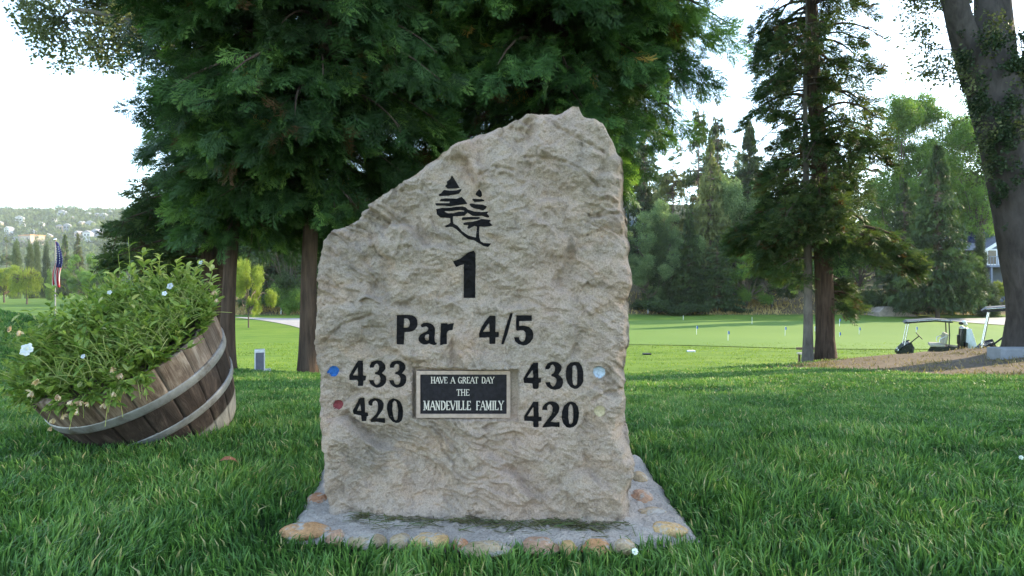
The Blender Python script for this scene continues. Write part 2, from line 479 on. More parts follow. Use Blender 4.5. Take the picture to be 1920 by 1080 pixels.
glyph(g, 730, 580, [(1300,360),(1460,352),(1470,385),(1540,365),(1635,352),(1612,430),(1600,525),(1520,530),(1475,560),(1452,620),(1455,880),(1380,882),(1285,915),(1290,700)])
g = 'par_score'
glyph(g, 880, 580, [(510,170),(660,170),(655,580),(740,580),(740,710),(660,715),(655,880),(510,880),(505,715),(250,720),(245,610),(300,470),(380,330)], [[(500,340),(515,570),(340,575),(420,450)]])
glyph(g, 880, 580, [(1040,105),(1100,100),(1060,260),(960,640),(890,830),(860,900),(808,890),(840,740),(930,420)])
glyph(g, 880, 580, [(1190,158),(1580,155),(1580,295),(1262,305),(1262,430),(1380,415),(1500,440),(1590,520),(1625,630),(1610,740),(1530,850),(1450,900),(1370,915),(1240,880),(1160,810),(1130,710),(1255,708),(1270,770),(1310,815),(1360,820),(1410,770),(1425,670),(1420,590),(1370,535),(1290,535),(1220,550),(1185,530),(1188,350)])
g = 'upper_left_yardage'
glyph(g, 640, 665, [(400,165),(515,165),(520,540),(595,555),(580,670),(530,680),(525,805),(405,805),(395,680),(375,650),(190,650),(185,530),(260,400),(330,270)], [[(392,325),(400,545),(275,530)]])
three = [(685,350),(685,290),(730,210),(800,175),(880,165),(970,180),(1050,230),(1085,300),(1080,380),(1040,440),(990,490),(1050,520),(1095,570),(1108,650),(1090,740),(1030,810),(950,850),(860,860),(770,825),(700,760),(665,670),(780,668),(800,740),(840,785),(900,780),(950,720),(960,620),(930,555),(870,525),(820,510),(825,465),(880,450),(920,400),(930,320),(900,260),(860,245),(810,275),(780,350)]
glyph(g, 640, 665, three); glyph(g, 640, 665, three, dx=517)
g = 'lower_left_yardage'
glyph(g, 640, 740, [(435,110),(550,110),(560,480),(625,490),(645,575),(595,590),(590,710),(475,710),(465,570),(440,555),(270,530),(255,430),(320,310),(390,180)], [[(435,255),(465,450),(360,440)]])
glyph(g, 640, 740, [(655,280),(650,210),(700,150),(800,118),(900,130),(990,180),(1035,260),(1030,370),(985,460),(920,540),(855,635),(1065,635),(1065,765),(950,750),(860,730),(710,745),(685,690),(760,610),(840,530),(890,430),(895,310),(870,220),(820,185),(770,205),(745,260),(748,310),(700,312)])
glyph(g, 640, 740, [(1280,120),(1380,140),(1470,210),(1515,330),(1525,450),(1515,600),(1490,700),(1420,760),(1350,775),(1260,745),(1180,660),(1135,540),(1118,400),(1125,280),(1170,180)], [[(1310,180),(1360,205),(1385,280),(1400,430),(1390,600),(1375,680),(1340,705),(1300,680),(1265,560),(1252,400),(1260,240)]])
g = 'upper_right_yardage'
glyph(g, 970, 665, [(400,205),(525,200),(530,590),(605,595),(600,705),(545,715),(535,860),(460,875),(395,860),(385,730),(170,715),(155,600),(250,440),(330,310)], [[(385,385),(410,580),(240,585)]])
glyph(g, 970, 665, [(710,370),(710,310),(760,220),(840,185),(910,175),(1010,190),(1090,250),(1125,310),(1115,390),(1070,460),(1040,515),(1100,550),(1150,630),(1158,710),(1130,800),(1060,865),(950,890),(850,875),(760,810),(705,705),(825,690),(845,760),(900,815),(960,770),(1000,690),(990,610),(930,565),(860,545),(860,500),(910,480),(950,420),(955,320),(900,250),(850,270),(825,340),(800,370)])
glyph(g, 970, 665, [(1450,185),(1560,195),(1630,280),(1670,430),(1665,680),(1610,780),(1520,855),(1440,862),(1350,820),(1270,720),(1235,590),(1230,430),(1260,290),(1340,205)], [[(1440,265),(1490,285),(1515,380),(1520,530),(1510,760),(1460,785),(1410,755),(1390,640),(1395,450),(1390,300)]])
g = 'lower_right_yardage'
glyph(g, 970, 740, [(405,180),(530,180),(540,555),(610,560),(608,665),(535,670),(540,820),(410,820),(400,680),(365,665),(178,665),(175,545),(260,410),(340,280)], [[(405,310),(415,550),(255,545),(330,420)]])
glyph(g, 970, 740, [(625,385),(640,310),(700,230),(790,175),(880,165),(980,190),(1050,260),(1065,340),(1040,440),(970,540),(840,685),(930,690),(1062,680),(1065,818),(900,805),(640,825),(640,790),(740,660),(850,520),(890,430),(890,320),(860,260),(820,240),(770,260),(745,320),(760,385)])
glyph(g, 970, 740, [(1370,165),(1460,195),(1530,300),(1560,450),(1545,620),(1500,750),(1420,810),(1330,830),(1240,810),(1160,720),(1120,580),(1130,420),(1180,280),(1270,190)], [[(1330,230),(1380,250),(1410,360),(1418,520),(1405,700),(1350,745),(1305,720),(1285,560),(1290,330)]])
glyph('hole_numeral', 780, 310, [(435,640),(445,660),(442,995),(355,995),(358,740),(298,762),(275,720),(330,700),(390,655)], s=4)
g = 'tree_emblem'
glyph(g, 800, 320, [(640,120),(720,240),(840,440),(700,455),(540,460),(465,395),(520,340),(510,280),(590,220)])
glyph(g, 800, 320, [(890,460),(870,520),(820,590),(720,610),(540,640),(320,650),(315,600),(370,570),(440,490),(600,510),(760,500)])
glyph(g, 800, 320, [(890,665),(960,740),(1030,830),(1010,850),(850,870),(600,910),(450,890),(250,890),(215,840),(240,825),(580,830),(595,790),(330,780),(360,720),(480,705),(760,715)])
glyph(g, 800, 390, [(245,35),(400,0),(600,0),(750,-25),(900,-40),(990,-15),(1050,45),(1120,65),(1200,92),(1400,105),(1565,95),(1530,150),(1595,225),(1560,250),(1480,232),(1400,200),(1170,210),(1040,125),(960,205),(800,212),(668,215),(668,340),(685,400),(780,450),(850,530),(900,590),(970,640),(1060,700),(1250,750),(1262,600),(1275,480),(1210,455),(1150,490),(1070,535),(1030,510),(1060,440),(940,435),(930,385),(1000,365),(1180,350),(1300,320),(1380,280),(1500,290),(1610,305),(1630,340),(1585,360),(1675,450),(1600,470),(1450,485),(1340,470),(1330,600),(1335,750),(1370,850),(1450,890),(1640,900),(1560,990),(1450,970),(1350,910),(1200,820),(1050,790),(950,720),(850,630),(750,540),(660,485),(600,475),(500,490),(455,455),(560,405),(605,370),(600,260),(350,245),(260,160),(255,100)], [[(460,80),(600,85),(740,70),(850,55),(960,75),(950,100),(820,95),(700,130),(560,140),(470,105)]])
glyph(g, 800, 390, [(895,310),(890,280),(920,240),(1080,235),(1330,230),(1360,260),(1300,295),(1100,300)])
glyph(g, 800, 320, [(1330,460),(1390,540),(1405,640),(1355,680),(1240,615),(1250,560)])
glyph(g, 800, 320, [(1150,735),(1180,710),(1400,720),(1465,750),(1450,780),(1210,795)])
glyph(g, 800, 320, [(1080,860),(1110,830),(1190,835),(1250,850),(1420,860),(1530,920),(1490,970),(1430,1010),(1300,975),(1200,960),(1130,920)])

def soft(poly):
    """one round of corner cutting, for chiselled curves"""
    o = []
    n = len(poly)
    for a in range(n):
        p = np.array(poly[a]); q = np.array(poly[(a + 1) % n])
        L = np.linalg.norm(q - p); c_ = min(0.25, 0.45 / max(L, 1e-6)) if L > 3.4 else 0.25
        o += [tuple(p + (q - p) * c_), tuple(q - (q - p) * c_)]
    return o

# rasterise the writing on a 1 mm grid so that the rock is cut away under it
RX0, RZ0, RS = -0.55, -0.05, 0.001
mask = np.zeros((1250, 1000), np.float32); emask = mask.copy()
GT = {}
for name, shapes in GL.items():
    lst = []
    for rings in shapes:
        rings = [[tuple(float(q) for q in spx(*p)) for p in soft(r)] for r in rings]
        flat = [p for r in rings for p in r]
        tris = tessellate_polygon([[Vector((p[0], p[1], 0)) for p in r] for r in rings])
        lst.append((flat, tris))
        for t in tris:
            P = np.array([flat[k] for k in t])
            c0 = np.floor((P.min(0) - (RX0, RZ0)) / RS).astype(int); c1 = np.ceil((P.max(0) - (RX0, RZ0)) / RS).astype(int) + 1
            ii, jj = np.meshgrid(np.arange(c0[0], c1[0]), np.arange(c0[1], c1[1]))
            qx = RX0 + ii * RS; qz = RZ0 + jj * RS
            (ax, az), (bx, bz), (cx, cz_) = P
            den = (bz - cz_) * (ax - cx) + (cx - bx) * (az - cz_)
            if abs(den) < 1e-12: continue
            l1 = ((bz - cz_) * (qx - cx) + (cx - bx) * (qz - cz_)) / den
            l2 = ((cz_ - az) * (qx - cx) + (ax - cx) * (qz - cz_)) / den
            ins = (l1 >= -0.02) & (l2 >= -0.02) & (1 - l1 - l2 >= -0.02)
            if name != 'tree_emblem': mask[jj[ins], ii[ins]] = 1
            emask[jj[ins], ii[ins]] = 1
    GT[name] = lst
def blur(a, k):
    for ax in (0, 1):
        s = 0
        for d_ in range(-k, k + 1): s = s + np.roll(a, d_, ax)
        a = s / (2 * k + 1)
    return a
carve = np.clip(blur(mask, 1) * 1.5, 0, 1)
calm = np.clip(blur(blur(emask, 12), 12) * 6.0, 0, 1)
def samp(a, x, z):
    fi = np.clip((np.asarray(x) - RX0) / RS, 0, a.shape[1] - 2); fj = np.clip((np.asarray(z) - RZ0) / RS, 0, a.shape[0] - 2)
    i0 = fi.astype(int); j0 = fj.astype(int); u = fi - i0; w = fj - j0
    return (a[j0, i0] * (1 - u) + a[j0, i0 + 1] * u) * (1 - w) + (a[j0 + 1, i0] * (1 - u) + a[j0 + 1, i0 + 1] * u) * w

def facets(x, z, cell, seed, tilt, jump, sharp):
    px, pz = x / cell, z / cell
    ix, iz = np.floor(px), np.floor(pz)
    num = 0; den = 0
    for dx in (-1, 0, 1):
        for dz in (-1, 0, 1):
            cx = ix + dx; cz = iz + dz
            qx = cx + hsh(cx, cz, seed); qz = cz + hsh(cx, cz, seed + 1)
            d2 = (px - qx) ** 2 + (pz - qz) ** 2
            w_ = np.exp(-sharp * d2)
            h_ = (hsh(cx, cz, seed + 2) - .5) * 2 * jump + cell * tilt * ((hsh(cx, cz, seed + 3) - .5) * 2 * (px - qx) + (hsh(cx, cz, seed + 4) - .5) * 2 * (pz - qz))
            num = num + w_ * h_; den = den + w_
    return num / (den + 1e-12)
REC = (*spx(773, 786), *spx(972, 693))        # recess x0,z0,x1,z1
HOLES = [(624, 697, 10), (629, 762, 9.2), (1125, 699, 11), (1124, 770, 10)]
def rock(x, z):
    """how far the split face lies behind the plane (metres, + = deeper)"""
    x = np.asarray(x, float); z = np.asarray(z, float)
    wx = x + 0.05 * fbm(x * 5, z * 5, 3, 41); wz = z + 0.05 * fbm(x * 5 + 9, z * 5, 3, 42)
    big = 0.030 * fbm(wx * 2.1, wz * 2.1, 3, 11)
    ca, sa = math.cos(R(-32)), math.sin(R(-32))
    u = wx * ca + wz * sa; v = -wx * sa + wz * ca
    t = fbm(u * 2.6 + 3, v * 8.5, 4, 21, 0.55) * 3.4 + v * 3
    fr = t - np.floor(t)
    ter = (np.floor(t) + sstep(0.0, 0.42, fr) - t) * 0.017
    mod = sstep(-0.15, 0.4, fbm(x * 3.1, z * 3.1, 2, 77))
    rid = -np.abs(fbm(u * 8, v * 20, 4, 31)) * 0.016
    sm = samp(calm, x, z)
    fx_ = wx + 0.012 * fbm(x * 20, z * 20, 2, 43); fz_ = wz + 0.012 * fbm(x * 20 + 4, z * 20, 2, 44)
    fac = facets(fx_ * ca + fz_ * sa, (-fx_ * sa + fz_ * ca) * 1.7, 0.17, 300, 0.17, 0.007, 14) + facets(fx_ * 1.0, fz_ * 1.25, 0.060, 320, 0.20, 0.0022, 16) * (0.4 + 0.6 * sstep(-.2, .3, fbm(x * 4, z * 4, 2, 45)))
    mid = 0.0085 * fbm(x * 24, z * 24, 4, 51, 0.6)
    fine = 0.0036 * fbm(x * 95, z * 95, 3, 61, 0.6)
    # a few drawn cracks
    cr = 0
    for pts in (((1105,405),(1150,402),(1183,402)), ((985,296),(1040,302),(1080,318),(1120,352)), ((1110,752),(1140,738),(1180,732)), ((1010,208),(1050,245),(1090,268),(1130,285)), ((610,640),(640,610),(700,590)), ((900,330),(925,312),(960,318))):
        P = [spx(*p) for p in pts]
        dd = 9.0
        for a, b in zip(P[:-1], P[1:]):
            ax, az = a; bx, bz = b
            s = np.clip(((x - ax) * (bx - ax) + (z - az) * (bz - az)) / ((bx - ax) ** 2 + (bz - az) ** 2), 0, 1)
            dd = np.minimum(dd, np.hypot(x - ax - s * (bx - ax), z - az - s * (bz - az) + 0.004 * fbm(x * 40, z * 40, 2, 5)))
        cr = cr + 0.010 * np.exp(-(dd / 0.0045) ** 2)
    return big + 1.2 * fac * (1 - 0.88 * sm) + (ter * mod + rid * 0.75) * (1 - 0.72 * sm) + mid * (1 - 0.6 * sm) + fine * (1 - 0.25 * sm) + cr * (1 - sm)
def face_y(x, z): return 1.48 - 0.1 * x + rock(x, z)

left_px = [(612,965),(606,900),(604,860),(600,800),(596,720),(593,640),(596,560),(595,500),(599,462)]
right_px = [(1190,985),(1190,860),(1184,800),(1178,740),(1178,700),(1183,640),(1184,560),(1186,500),(1183,430),(1176,380),(1172,330),(1165,290)]
top_px = [(599,462),(606,448),(622,430),(645,420),(657,412),(668,398),(682,384),(720,362),(760,335),(800,305),(830,285),(870,262),(930,235),(965,223),(990,212),(1025,208),(1048,213),(1062,204),(1075,199),(1086,201),(1093,217),(1110,224),(1130,232),(1150,255),(1160,272),(1165,290)]
L_ = np.array([spx(*p) for p in left_px]); R_ = np.array([spx(*p) for p in right_px]); T_ = np.array([spx(*p) for p in top_px])
XL, XR = T_[0, 0], T_[-1, 0]
BZ = -0.03
NU, NV = 352, 450
u = np.linspace(0, 1, NU); v = np.linspace(0, 1, NV)
U, V = np.meshgrid(u, v)
X0 = XL + (XR - XL) * U
topz = np.interp(X0, T_[:, 0], T_[:, 1]) + 0.004 * fbm(X0 * 30, X0 * 0 + 2, 3, 71)
botz = BZ + 0 * X0
Zg = botz + (topz - botz) * V
xl = np.interp(Zg, L_[:, 1], L_[:, 0]) + 0.004 * fbm(Zg * 25, Zg * 0 + 1, 3, 72)
xr = np.interp(Zg, R_[:, 1], R_[:, 0]) + 0.004 * fbm(Zg * 25, Zg * 0 + 5, 3, 73)
Xg = X0 + (1 - U) * (xl - XL) + U * (xr - XR)
Yg = face_y(Xg, Zg)
wdt = XR - XL
eb = 0.6 + 0.9 * fbm(Xg * 9, Zg * 9, 3, 81)
for dist, wid, dep in ((U * wdt, 0.010, 0.014), ((1 - U) * wdt, 0.024, 0.075), ((1 - V) * (topz - botz), 0.012, 0.020)):
    ww = wid * np.clip(eb, 0.25, 1.6)
    Yg = Yg + dep * np.clip(eb, 0.2, 1.5) * np.exp(-(dist / ww) ** 2)
Yg = Yg + 0.0048 * samp(carve, Xg, Zg)
inr = (Xg > REC[0]) & (Xg < REC[2]) & (Zg > REC[1]) & (Zg < REC[3])
rc = ((REC[0] + REC[2]) / 2, (REC[1] + REC[3]) / 2)
rec_y = 1.48 - 0.1 * rc[0] + 0.0
Yg = np.where(inr, rec_y + 0.026 - 0.1 * (Xg - rc[0]), Yg)
for hx, hy, hr in HOLES:
    cx, cz_ = spx(hx, hy); rr = hr / F * 1.48
    d_ = np.hypot(Xg - cx, Zg - cz_)
    Yg = np.where(d_ < rr, face_y(cx, cz_) + 0.009, Yg)
mb = MB()
front = np.stack([Xg, Yg, Zg], -1)
nv_, nu_ = NV, NU
i = np.arange(nv_ - 1)[:, None] * nu_ + np.arange(nu_ - 1)[None]
mb.add(front.reshape(-1, 3), quad=np.stack([i, i + 1, i + nu_ + 1, i + nu_], -1).reshape(-1, 4))
loop = np.concatenate([front[:, 0], front[-1, 1:], front[::-1, -1][1:]])
nrm = np.gradient(loop[:, [0, 2]], axis=0); nrm = np.stack([-nrm[:, 1], nrm[:, 0]], -1); nrm /= np.linalg.norm(nrm, axis=1)[:, None] + 1e-9
arc = np.concatenate([[0], np.cumsum(np.linalg.norm(np.diff(loop, axis=0), axis=1))])
rings = [loop]
K = 22
cen = np.array([-0.09, 0, 0.42])
for k in range(1, K + 1):
    p = loop.copy(); s = k / K
    p[:, 1] = loop[:, 1] + (1.74 + 0.015 * fbm(arc * 6, arc * 0 + 3, 2, 5) - loop[:, 1]) * s
    bul = 0.010 * fbm(arc * 9, arc * 0 + s * 3, 4, 91) + 0.003 * fbm(arc * 60, arc * 0 + s * 15, 2, 92) - 0.012 * s * s
    w_ = min(1, k / 2)
    p[:, 0] += nrm[:, 0] * bul * w_; p[:, 2] += nrm[:, 1] * bul * w_
    p[:, 2] = np.maximum(p[:, 2], BZ)
    rings.append(p)
back = rings[-1]
for s in (0.85, 0.6, 0.3, 0.02):
    p = cen + (back - cen) * s; p[:, 1] = 1.75 + 0.02 * fbm(p[:, 0] * 6, p[:, 2] * 6, 3, 95)
    p[:, 2] = np.maximum(p[:, 2], BZ); rings.append(p)
rg_ = np.array(rings); k, n = rg_.shape[:2]
i = np.arange(k - 1)[:, None] * n + np.arange(n - 1)[None]
mb.add(rg_.reshape(-1, 3), quad=np.stack([i, i + n, i + n + 1, i + 1], -1).reshape(-1, 4))

m, nt, out = new_mat('split_sandstone')
oc = coords(nt)
na = noise(nt, 3.2, 5, 0.6, oc, 0.4); nb = noise(nt, 22, 6, 0.65, oc); nc = noise(nt, 220, 4, 0.7, oc); nd = noise(nt, 600, 2, 0.5, oc); ne = noise(nt, 5.5, 4, 0.6, coords(nt, 'Object', (1, 1, 1.6)), 1.0)
c = ramp(nt, na, [(0.3, (0.40, 0.328, 0.275)), (0.5, (0.525, 0.412, 0.335)), (0.72, (0.58, 0.415, 0.335))])
c = mix(nt, ramp(nt, ne, [(0.52, (0, 0, 0)), (0.70, (0.5, 0.5, 0.5))]), c, (0.62, 0.41, 0.28))
c = mix(nt, 0.55, c, ramp(nt, nb, [(0.28, (0.58, 0.58, 0.6)), (0.5, (1, 1, 1)), (0.75, (1.22, 1.18, 1.12))]), 'MULTIPLY')
c = mix(nt, 0.6, c, ramp(nt, nc, [(0.33, (0.52, 0.50, 0.49)), (0.47, (0.95, 0.95, 0.95)), (0.70, (1.28, 1.28, 1.3))]), 'MULTIPLY')
c = mix(nt, 0.4, c, ramp(nt, nd, [(0.34, (0.5, 0.48, 0.47)), (0.46, (1, 1, 1)), (0.72, (1.2, 1.2, 1.2))]), 'MULTIPLY')
ad = N(nt, 'ShaderNodeMath'); ad.operation = 'MULTIPLY_ADD'; nt.links.new(nc, ad.inputs[0]); ad.inputs[1].default_value = 1.0
nt.links.new(nb, ad.inputs[2])
bsdf(nt, out, c, 0.95, bump(nt, ad.outputs[0], 1.0, 0.011), spec=0.15)
M_stone = m
stone = empty('marker_stone', (0, 0, 0), 'tall rough sandstone slab carved with the hole number, par and yardages', 'carved stone')
mb.obj('stone_slab', M_stone, stone, smooth=True)

M_paint = mat_simple('black_paint', (0.006, 0.005, 0.0055), 0.7, var=0.5, scale=60, bumpy=0.3, spec=0.12)
m, nt, out = new_mat('chipped_black_paint')
oc = coords(nt); f1 = noise(nt, 70, 5, 0.75, oc, 0.3); f2 = noise(nt, 14, 3, 0.6, oc)
c = mix(nt, ramp(nt, f1, [(0.66, (0, 0, 0)), (0.70, (1, 1, 1))]), ramp(nt, f2, [(0.3, (0.004, 0.004, 0.005)), (0.7, (0.012, 0.010, 0.010))]), (0.16, 0.14, 0.12))
bsdf(nt, out, c, 0.8, bump(nt, f1, 0.5, 0.003), spec=0.1)
M_paint = m
for name, lst in GT.items():
    bm = bmesh.new()
    for flat, tris in lst:
        vs = [bm.verts.new((p[0], 0, p[1])) for p in flat]
        for t in tris:
            try: bm.faces.new([vs[k] for k in t])
            except ValueError: pass
    bb = [vv.co.copy() for vv in bm.verts]
    for ax in (0, 2):
        lo = min(b[ax] for b in bb); hi = max(b[ax] for b in bb); stp = 0.0028 if name == 'tree_emblem' else 0.005; q = lo + stp
        no = (1, 0, 0) if ax == 0 else (0, 0, 1)
        while q < hi:
            bmesh.ops.bisect_plane(bm, geom=bm.verts[:] + bm.edges[:] + bm.faces[:], plane_co=(q, q, q), plane_no=no); q += stp
    xs = np.array([vv.co.x for vv in bm.verts]); zs = np.array([vv.co.z for vv in bm.verts])
    ys = face_y(xs, zs) + (-0.0009 if name == 'tree_emblem' else 0.0022)
    for vv, y_ in zip(bm.verts, ys): vv.co.y = y_
    bmesh.ops.recalc_face_normals(bm, faces=bm.faces[:])
    me = bpy.data.meshes.new(name); bm.to_mesh(me); bm.free(); me.materials.append(M_paint)
    nm = {'tree_emblem': 'tree_emblem', 'hole_numeral': 'hole_numeral', 'par_word': 'par_lettering', 'par_score': 'par_numerals'}.get(name, 'yardage_numerals')
    o = child(nm, me, stone)
    if nm == 'yardage_numerals':
        o['label'] = {'upper_left_yardage': 'carved black 433 beside the blue dot', 'lower_left_yardage': 'carved black 420 beside the red dot', 'upper_right_yardage': 'carved black 430 beside the white dot', 'lower_right_yardage': 'carved black 420 beside the cream dot'}[name]

for (hx, hy, hr), (nm, c) in zip(HOLES, (('blue', (0.025, 0.115, 0.34)), ('dusty red', (0.20, 0.05, 0.055)), ('pale white', (0.40, 0.47, 0.56)), ('cream', (0.46, 0.38, 0.25)))):
    cx, cz_ = spx(hx, hy); rr = hr / F * 1.48
    mb = MB(); n = 28; y0 = float(face_y(cx, cz_))
    th = np.linspace(0, 2 * np.pi, n, endpoint=False)
    ringsv = []
    for s, dy in ((1.06, 0.0015), (0.97, 0.003), (0.8, 0.0060), (0.5, 0.0070), (0.2, 0.0078)):
        jit = 1 + 0.03 * np.sin(th * 3 + hx)
        ringsv.append(np.stack([cx + rr * s * jit * np.cos(th), y0 + dy + 0 * th, cz_ + rr * s * jit * np.sin(th)], -1))
    ringsv[0][:, 1] = np.minimum(y0 + 0.004, face_y(ringsv[0][:, 0], ringsv[0][:, 2]) + 0.004)
    vv = np.concatenate(ringsv + [np.array([[cx, y0 + 0.008, cz_]])])
    k = len(ringsv)
    q = [(a * n + b, a * n + (b + 1) % n, (a + 1) * n + (b + 1) % n, (a + 1) * n + b) for a in range(k - 1) for b in range(n)]
    mb.add(vv, quad=q, tri=[((k - 1) * n + b, (k - 1) * n + (b + 1) % n, k * n) for b in range(n)])
    o = mb.obj('tee_dot', mat_simple('tee_dot_paint', c, 0.9, var=0.3, scale=150, bumpy=0.5, spec=0.1), stone, smooth=True)
    o['label'] = nm + ' painted dot drilled in the stone'

# bronze plaque sunk in the recess
def plx(px, py, Y): return (px - 960) / F * Y, H - (py - 530) / F * Y
PY = rec_y + 0.010
x0, z0 = plx(781, 783, PY); x1, z1 = plx(957, 695, PY)
xa, za = plx(788, 777, PY); xb, zb = plx(950, 701, PY)
M_bronze = mat_simple('plaque_bronze', (0.40, 0.30, 0.255), 0.5, 0.35, 0.2, 80)
M_plate = mat_simple('plaque_dark_field', (0.012, 0.010, 0.014), 0.5, 0.0, 0.5, 90, 0.25, 0.2)
pe = MB()
box(pe, ((x0 + x1) / 2, PY + 0.008, (z0 + z1) / 2), (x1 - x0, 0.012, z1 - z0))
plq = pe.obj('plaque', M_plate, stone)
pf = MB(); fw = xa - x0; fy_ = PY
for cx, cz_, sx2, sz2 in (((x0 + x1) / 2, z1 - fw / 2, x1 - x0, fw), ((x0 + x1) / 2, z0 + fw / 2, x1 - x0, fw), (x0 + fw / 2, (z0 + z1) / 2, fw, z1 - z0 - 2 * fw), (x1 - fw / 2, (z0 + z1) / 2, fw, z1 - z0 - 2 * fw)):
    box(pf, (cx, fy_, cz_), (sx2, 0.0044, sz2))
pf.obj('plaque_border', M_bronze, plq)
# small serif capitals as strokes: (thick?, points)
CAP = {'A': (.80, [((0.02, 0), (.38, 1), 0), ((.40, 1), (.76, 0), 1), ((.17, .36), (.6, .36), 0)], [(.02, 0), (.76, 0)]),
 'D': (.80, [((.14, 0), (.14, 1), 1), ((.14, 1), (.42, .98), 0), ((.42, .98), (.64, .76), 1), ((.64, .76), (.66, .3), 1), ((.66, .3), (.42, .02), 1), ((.42, .02), (.14, 0), 0)], []),
 'E': (.68, [((.14, 0), (.14, 1), 1), ((.14, .98), (.56, .98), 0), ((.14, .52), (.46, .52), 0), ((.14, .02), (.58, .02), 0), ((.57, 1), (.57, .82), 0), ((.59, 0), (.59, .2), 0)], []),
 'F': (.64, [((.14, 0), (.14, 1), 1), ((.14, .98), (.56, .98), 0), ((.14, .5), (.46, .5), 0), ((.57, 1), (.57, .82), 0)], [(.14, 0)]),
 'G': (.80, [((.64, .78), (.54, .96), 0), ((.54, .96), (.28, .98), 0), ((.28, .98), (.10, .7), 1), ((.10, .7), (.10, .3), 1), ((.10, .3), (.3, .02), 1), ((.3, .02), (.56, .03), 0), ((.56, .03), (.62, .1), 0), ((.62, .02), (.62, .42), 1)], [(.62, .42)]),
 'H': (.82, [((.14, 0), (.14, 1), 1), ((.64, 0), (.64, 1), 1), ((.14, .5), (.64, .5), 0)], [(.14, 0), (.64, 0), (.14, 1), (.64, 1)]),
 'I': (.36, [((.17, 0), (.17, 1), 1)], [(.17, 0), (.17, 1)]),
 'L': (.66, [((.14, 0), (.14, 1), 1), ((.14, .02), (.56, .02), 0), ((.57, 0), (.57, .22), 0)], [(.14, 1)]),
 'M': (1.0, [((.14, 0), (.14, 1), 0), ((.16, 1), (.46, .1), 1), ((.46, .1), (.76, 1), 0), ((.78, 0), (.78, 1), 1)], [(.14, 0), (.78, 0), (.12, 1), (.8, 1)]),
 'N': (.84, [((.14, 0), (.14, 1), 0), ((.14, 1), (.64, 0), 1), ((.64, 0), (.64, 1), 0)], [(.14, 0), (.1, 1), (.64, 1)]),
 'R': (.78, [((.14, 0), (.14, 1), 1), ((.14, .98), (.44, .97), 0), ((.44, .97), (.57, .75), 1), ((.57, .75), (.44, .52), 1), ((.44, .52), (.14, .5), 0), ((.36, .5), (.68, 0), 1)], [(.14, 0)]),
 'T': (.74, [((.35, 0), (.35, 1), 1), ((.06, .98), (.64, .98), 0), ((.06, 1), (.06, .8), 0), ((.64, 1), (.64, .8), 0)], [(.35, 0)]),
 'V': (.80, [((.02, 1), (.38, 0), 1), ((.40, 0), (.74, 1), 0)], [(.04, 1), (.72, 1)]),
 'Y': (.78, [((.03, 1), (.37, .48), 1), ((.37, .48), (.70, 1), 0), ((.37, 0), (.37, .5), 1)], [(.05, 1), (.68, 1), (.37, 0)])}
def strokes(mb, text, x0, x1, z0, z1, y, gap=0.42):
    ws = [gap if ch == ' ' else CAP[ch][0] for ch in text]
    k = (x1 - x0) / (sum(ws) - 0.1); h = z1 - z0; x = x0; e = 0
    for ch, w_ in zip(text, ws):
        if ch != ' ':
            segs = list(CAP[ch][1]) + [((a - .13, b), (a + .13, b), 2) for a, b in CAP[ch][2]]
            for (ax, az), (bx, bz), th in segs:
                p = np.array([x + ax * k, z0 + az * h]); q = np.array([x + bx * k, z0 + bz * h]); d = q - p; d /= np.linalg.norm(d) + 1e-9
                nn = np.array([-d[1], d[0]]) * h * (0.034, 0.064, 0.030)[th]; e_ = d * h * 0.02
                yy = y - 0.00004 * e; e = (e + 1) % 9
                c4 = [p - e_ - nn, q + e_ - nn, q + e_ + nn, p - e_ + nn]
                mb.add([(c_[0], yy, c_[1]) for c_ in c4] + [(c_[0], y + 0.002, c_[1]) for c_ in c4], quad=[(0, 1, 2, 3), (0, 4, 5, 1), (1, 5, 6, 2), (2, 6, 7, 3), (3, 7, 4, 0)])
        x += w_ * k
M_lett = mat_simple('plaque_lettering', (0.62, 0.55, 0.50), 0.45, 0.3, 0.15, 80)
lt = MB()
LY = PY + 0.0012
for text, ax, bx, ay, by, gp in (('HAVE A GREAT DAY', 808, 926, 718.5, 707, .55), ('THE', 856, 879.5, 741.5, 730, .5), ('MANDEVILLE FAMILY', 794, 943.5, 768.5, 752, .75)):
    (xa_, za_), (xb_, zb_) = plx(ax, ay, LY), plx(bx, by, LY)
    strokes(lt, text, xa_, xb_, za_, zb_, LY - 0.001, gp)
lt.obj('plaque_lettering', M_lett, plq)

# mortar pad with cobbles
pad = empty('stone_footing', (-0.08, 1.7, 0), 'low mortar pad set with tan cobbles under the carved stone', 'footing')
PX0, PX1, PY0, PY1 = -0.60, 0.452, 1.345, 2.06
def pad_in(x, y):
    return np.minimum(np.minimum(x + 0.35 + 0.137 * y, PX1 - x), np.minimum(y - PY0 - 0.22 * (x + 0.05) ** 2, PY1 - y))
px_ = np.linspace(PX0 - 0.05, PX1 + 0.05, 220); py_ = np.linspace(PY0 - 0.05, PY1 + 0.05, 150)
A, B = np.meshgrid(px_, py_)
ed = pad_in(A, B) + 0.014 * fbm(A * 7, B * 7, 3, 3)
hz = 0.018 * sstep(-0.03, 0.03, ed) - 0.035 * sstep(0.03, -0.05, ed) + 0.013 * fbm(A * 8, B * 8, 4, 6) + 0.005 * fbm(A * 60, B * 60, 3, 7)
i = np.arange(149)[:, None] * 220 + np.arange(219)[None]
mb = MB(); mb.add(np.stack([A + 0.08, B - 1.7, hz], -1).reshape(-1, 3), quad=np.stack([i, i + 1, i + 221, i + 220], -1).reshape(-1, 4))
m, nt, out = new_mat('mortar')
oc = coords(nt); na = noise(nt, 9, 5, 0.6, oc); nb = noise(nt, 180, 4, 0.7, oc)
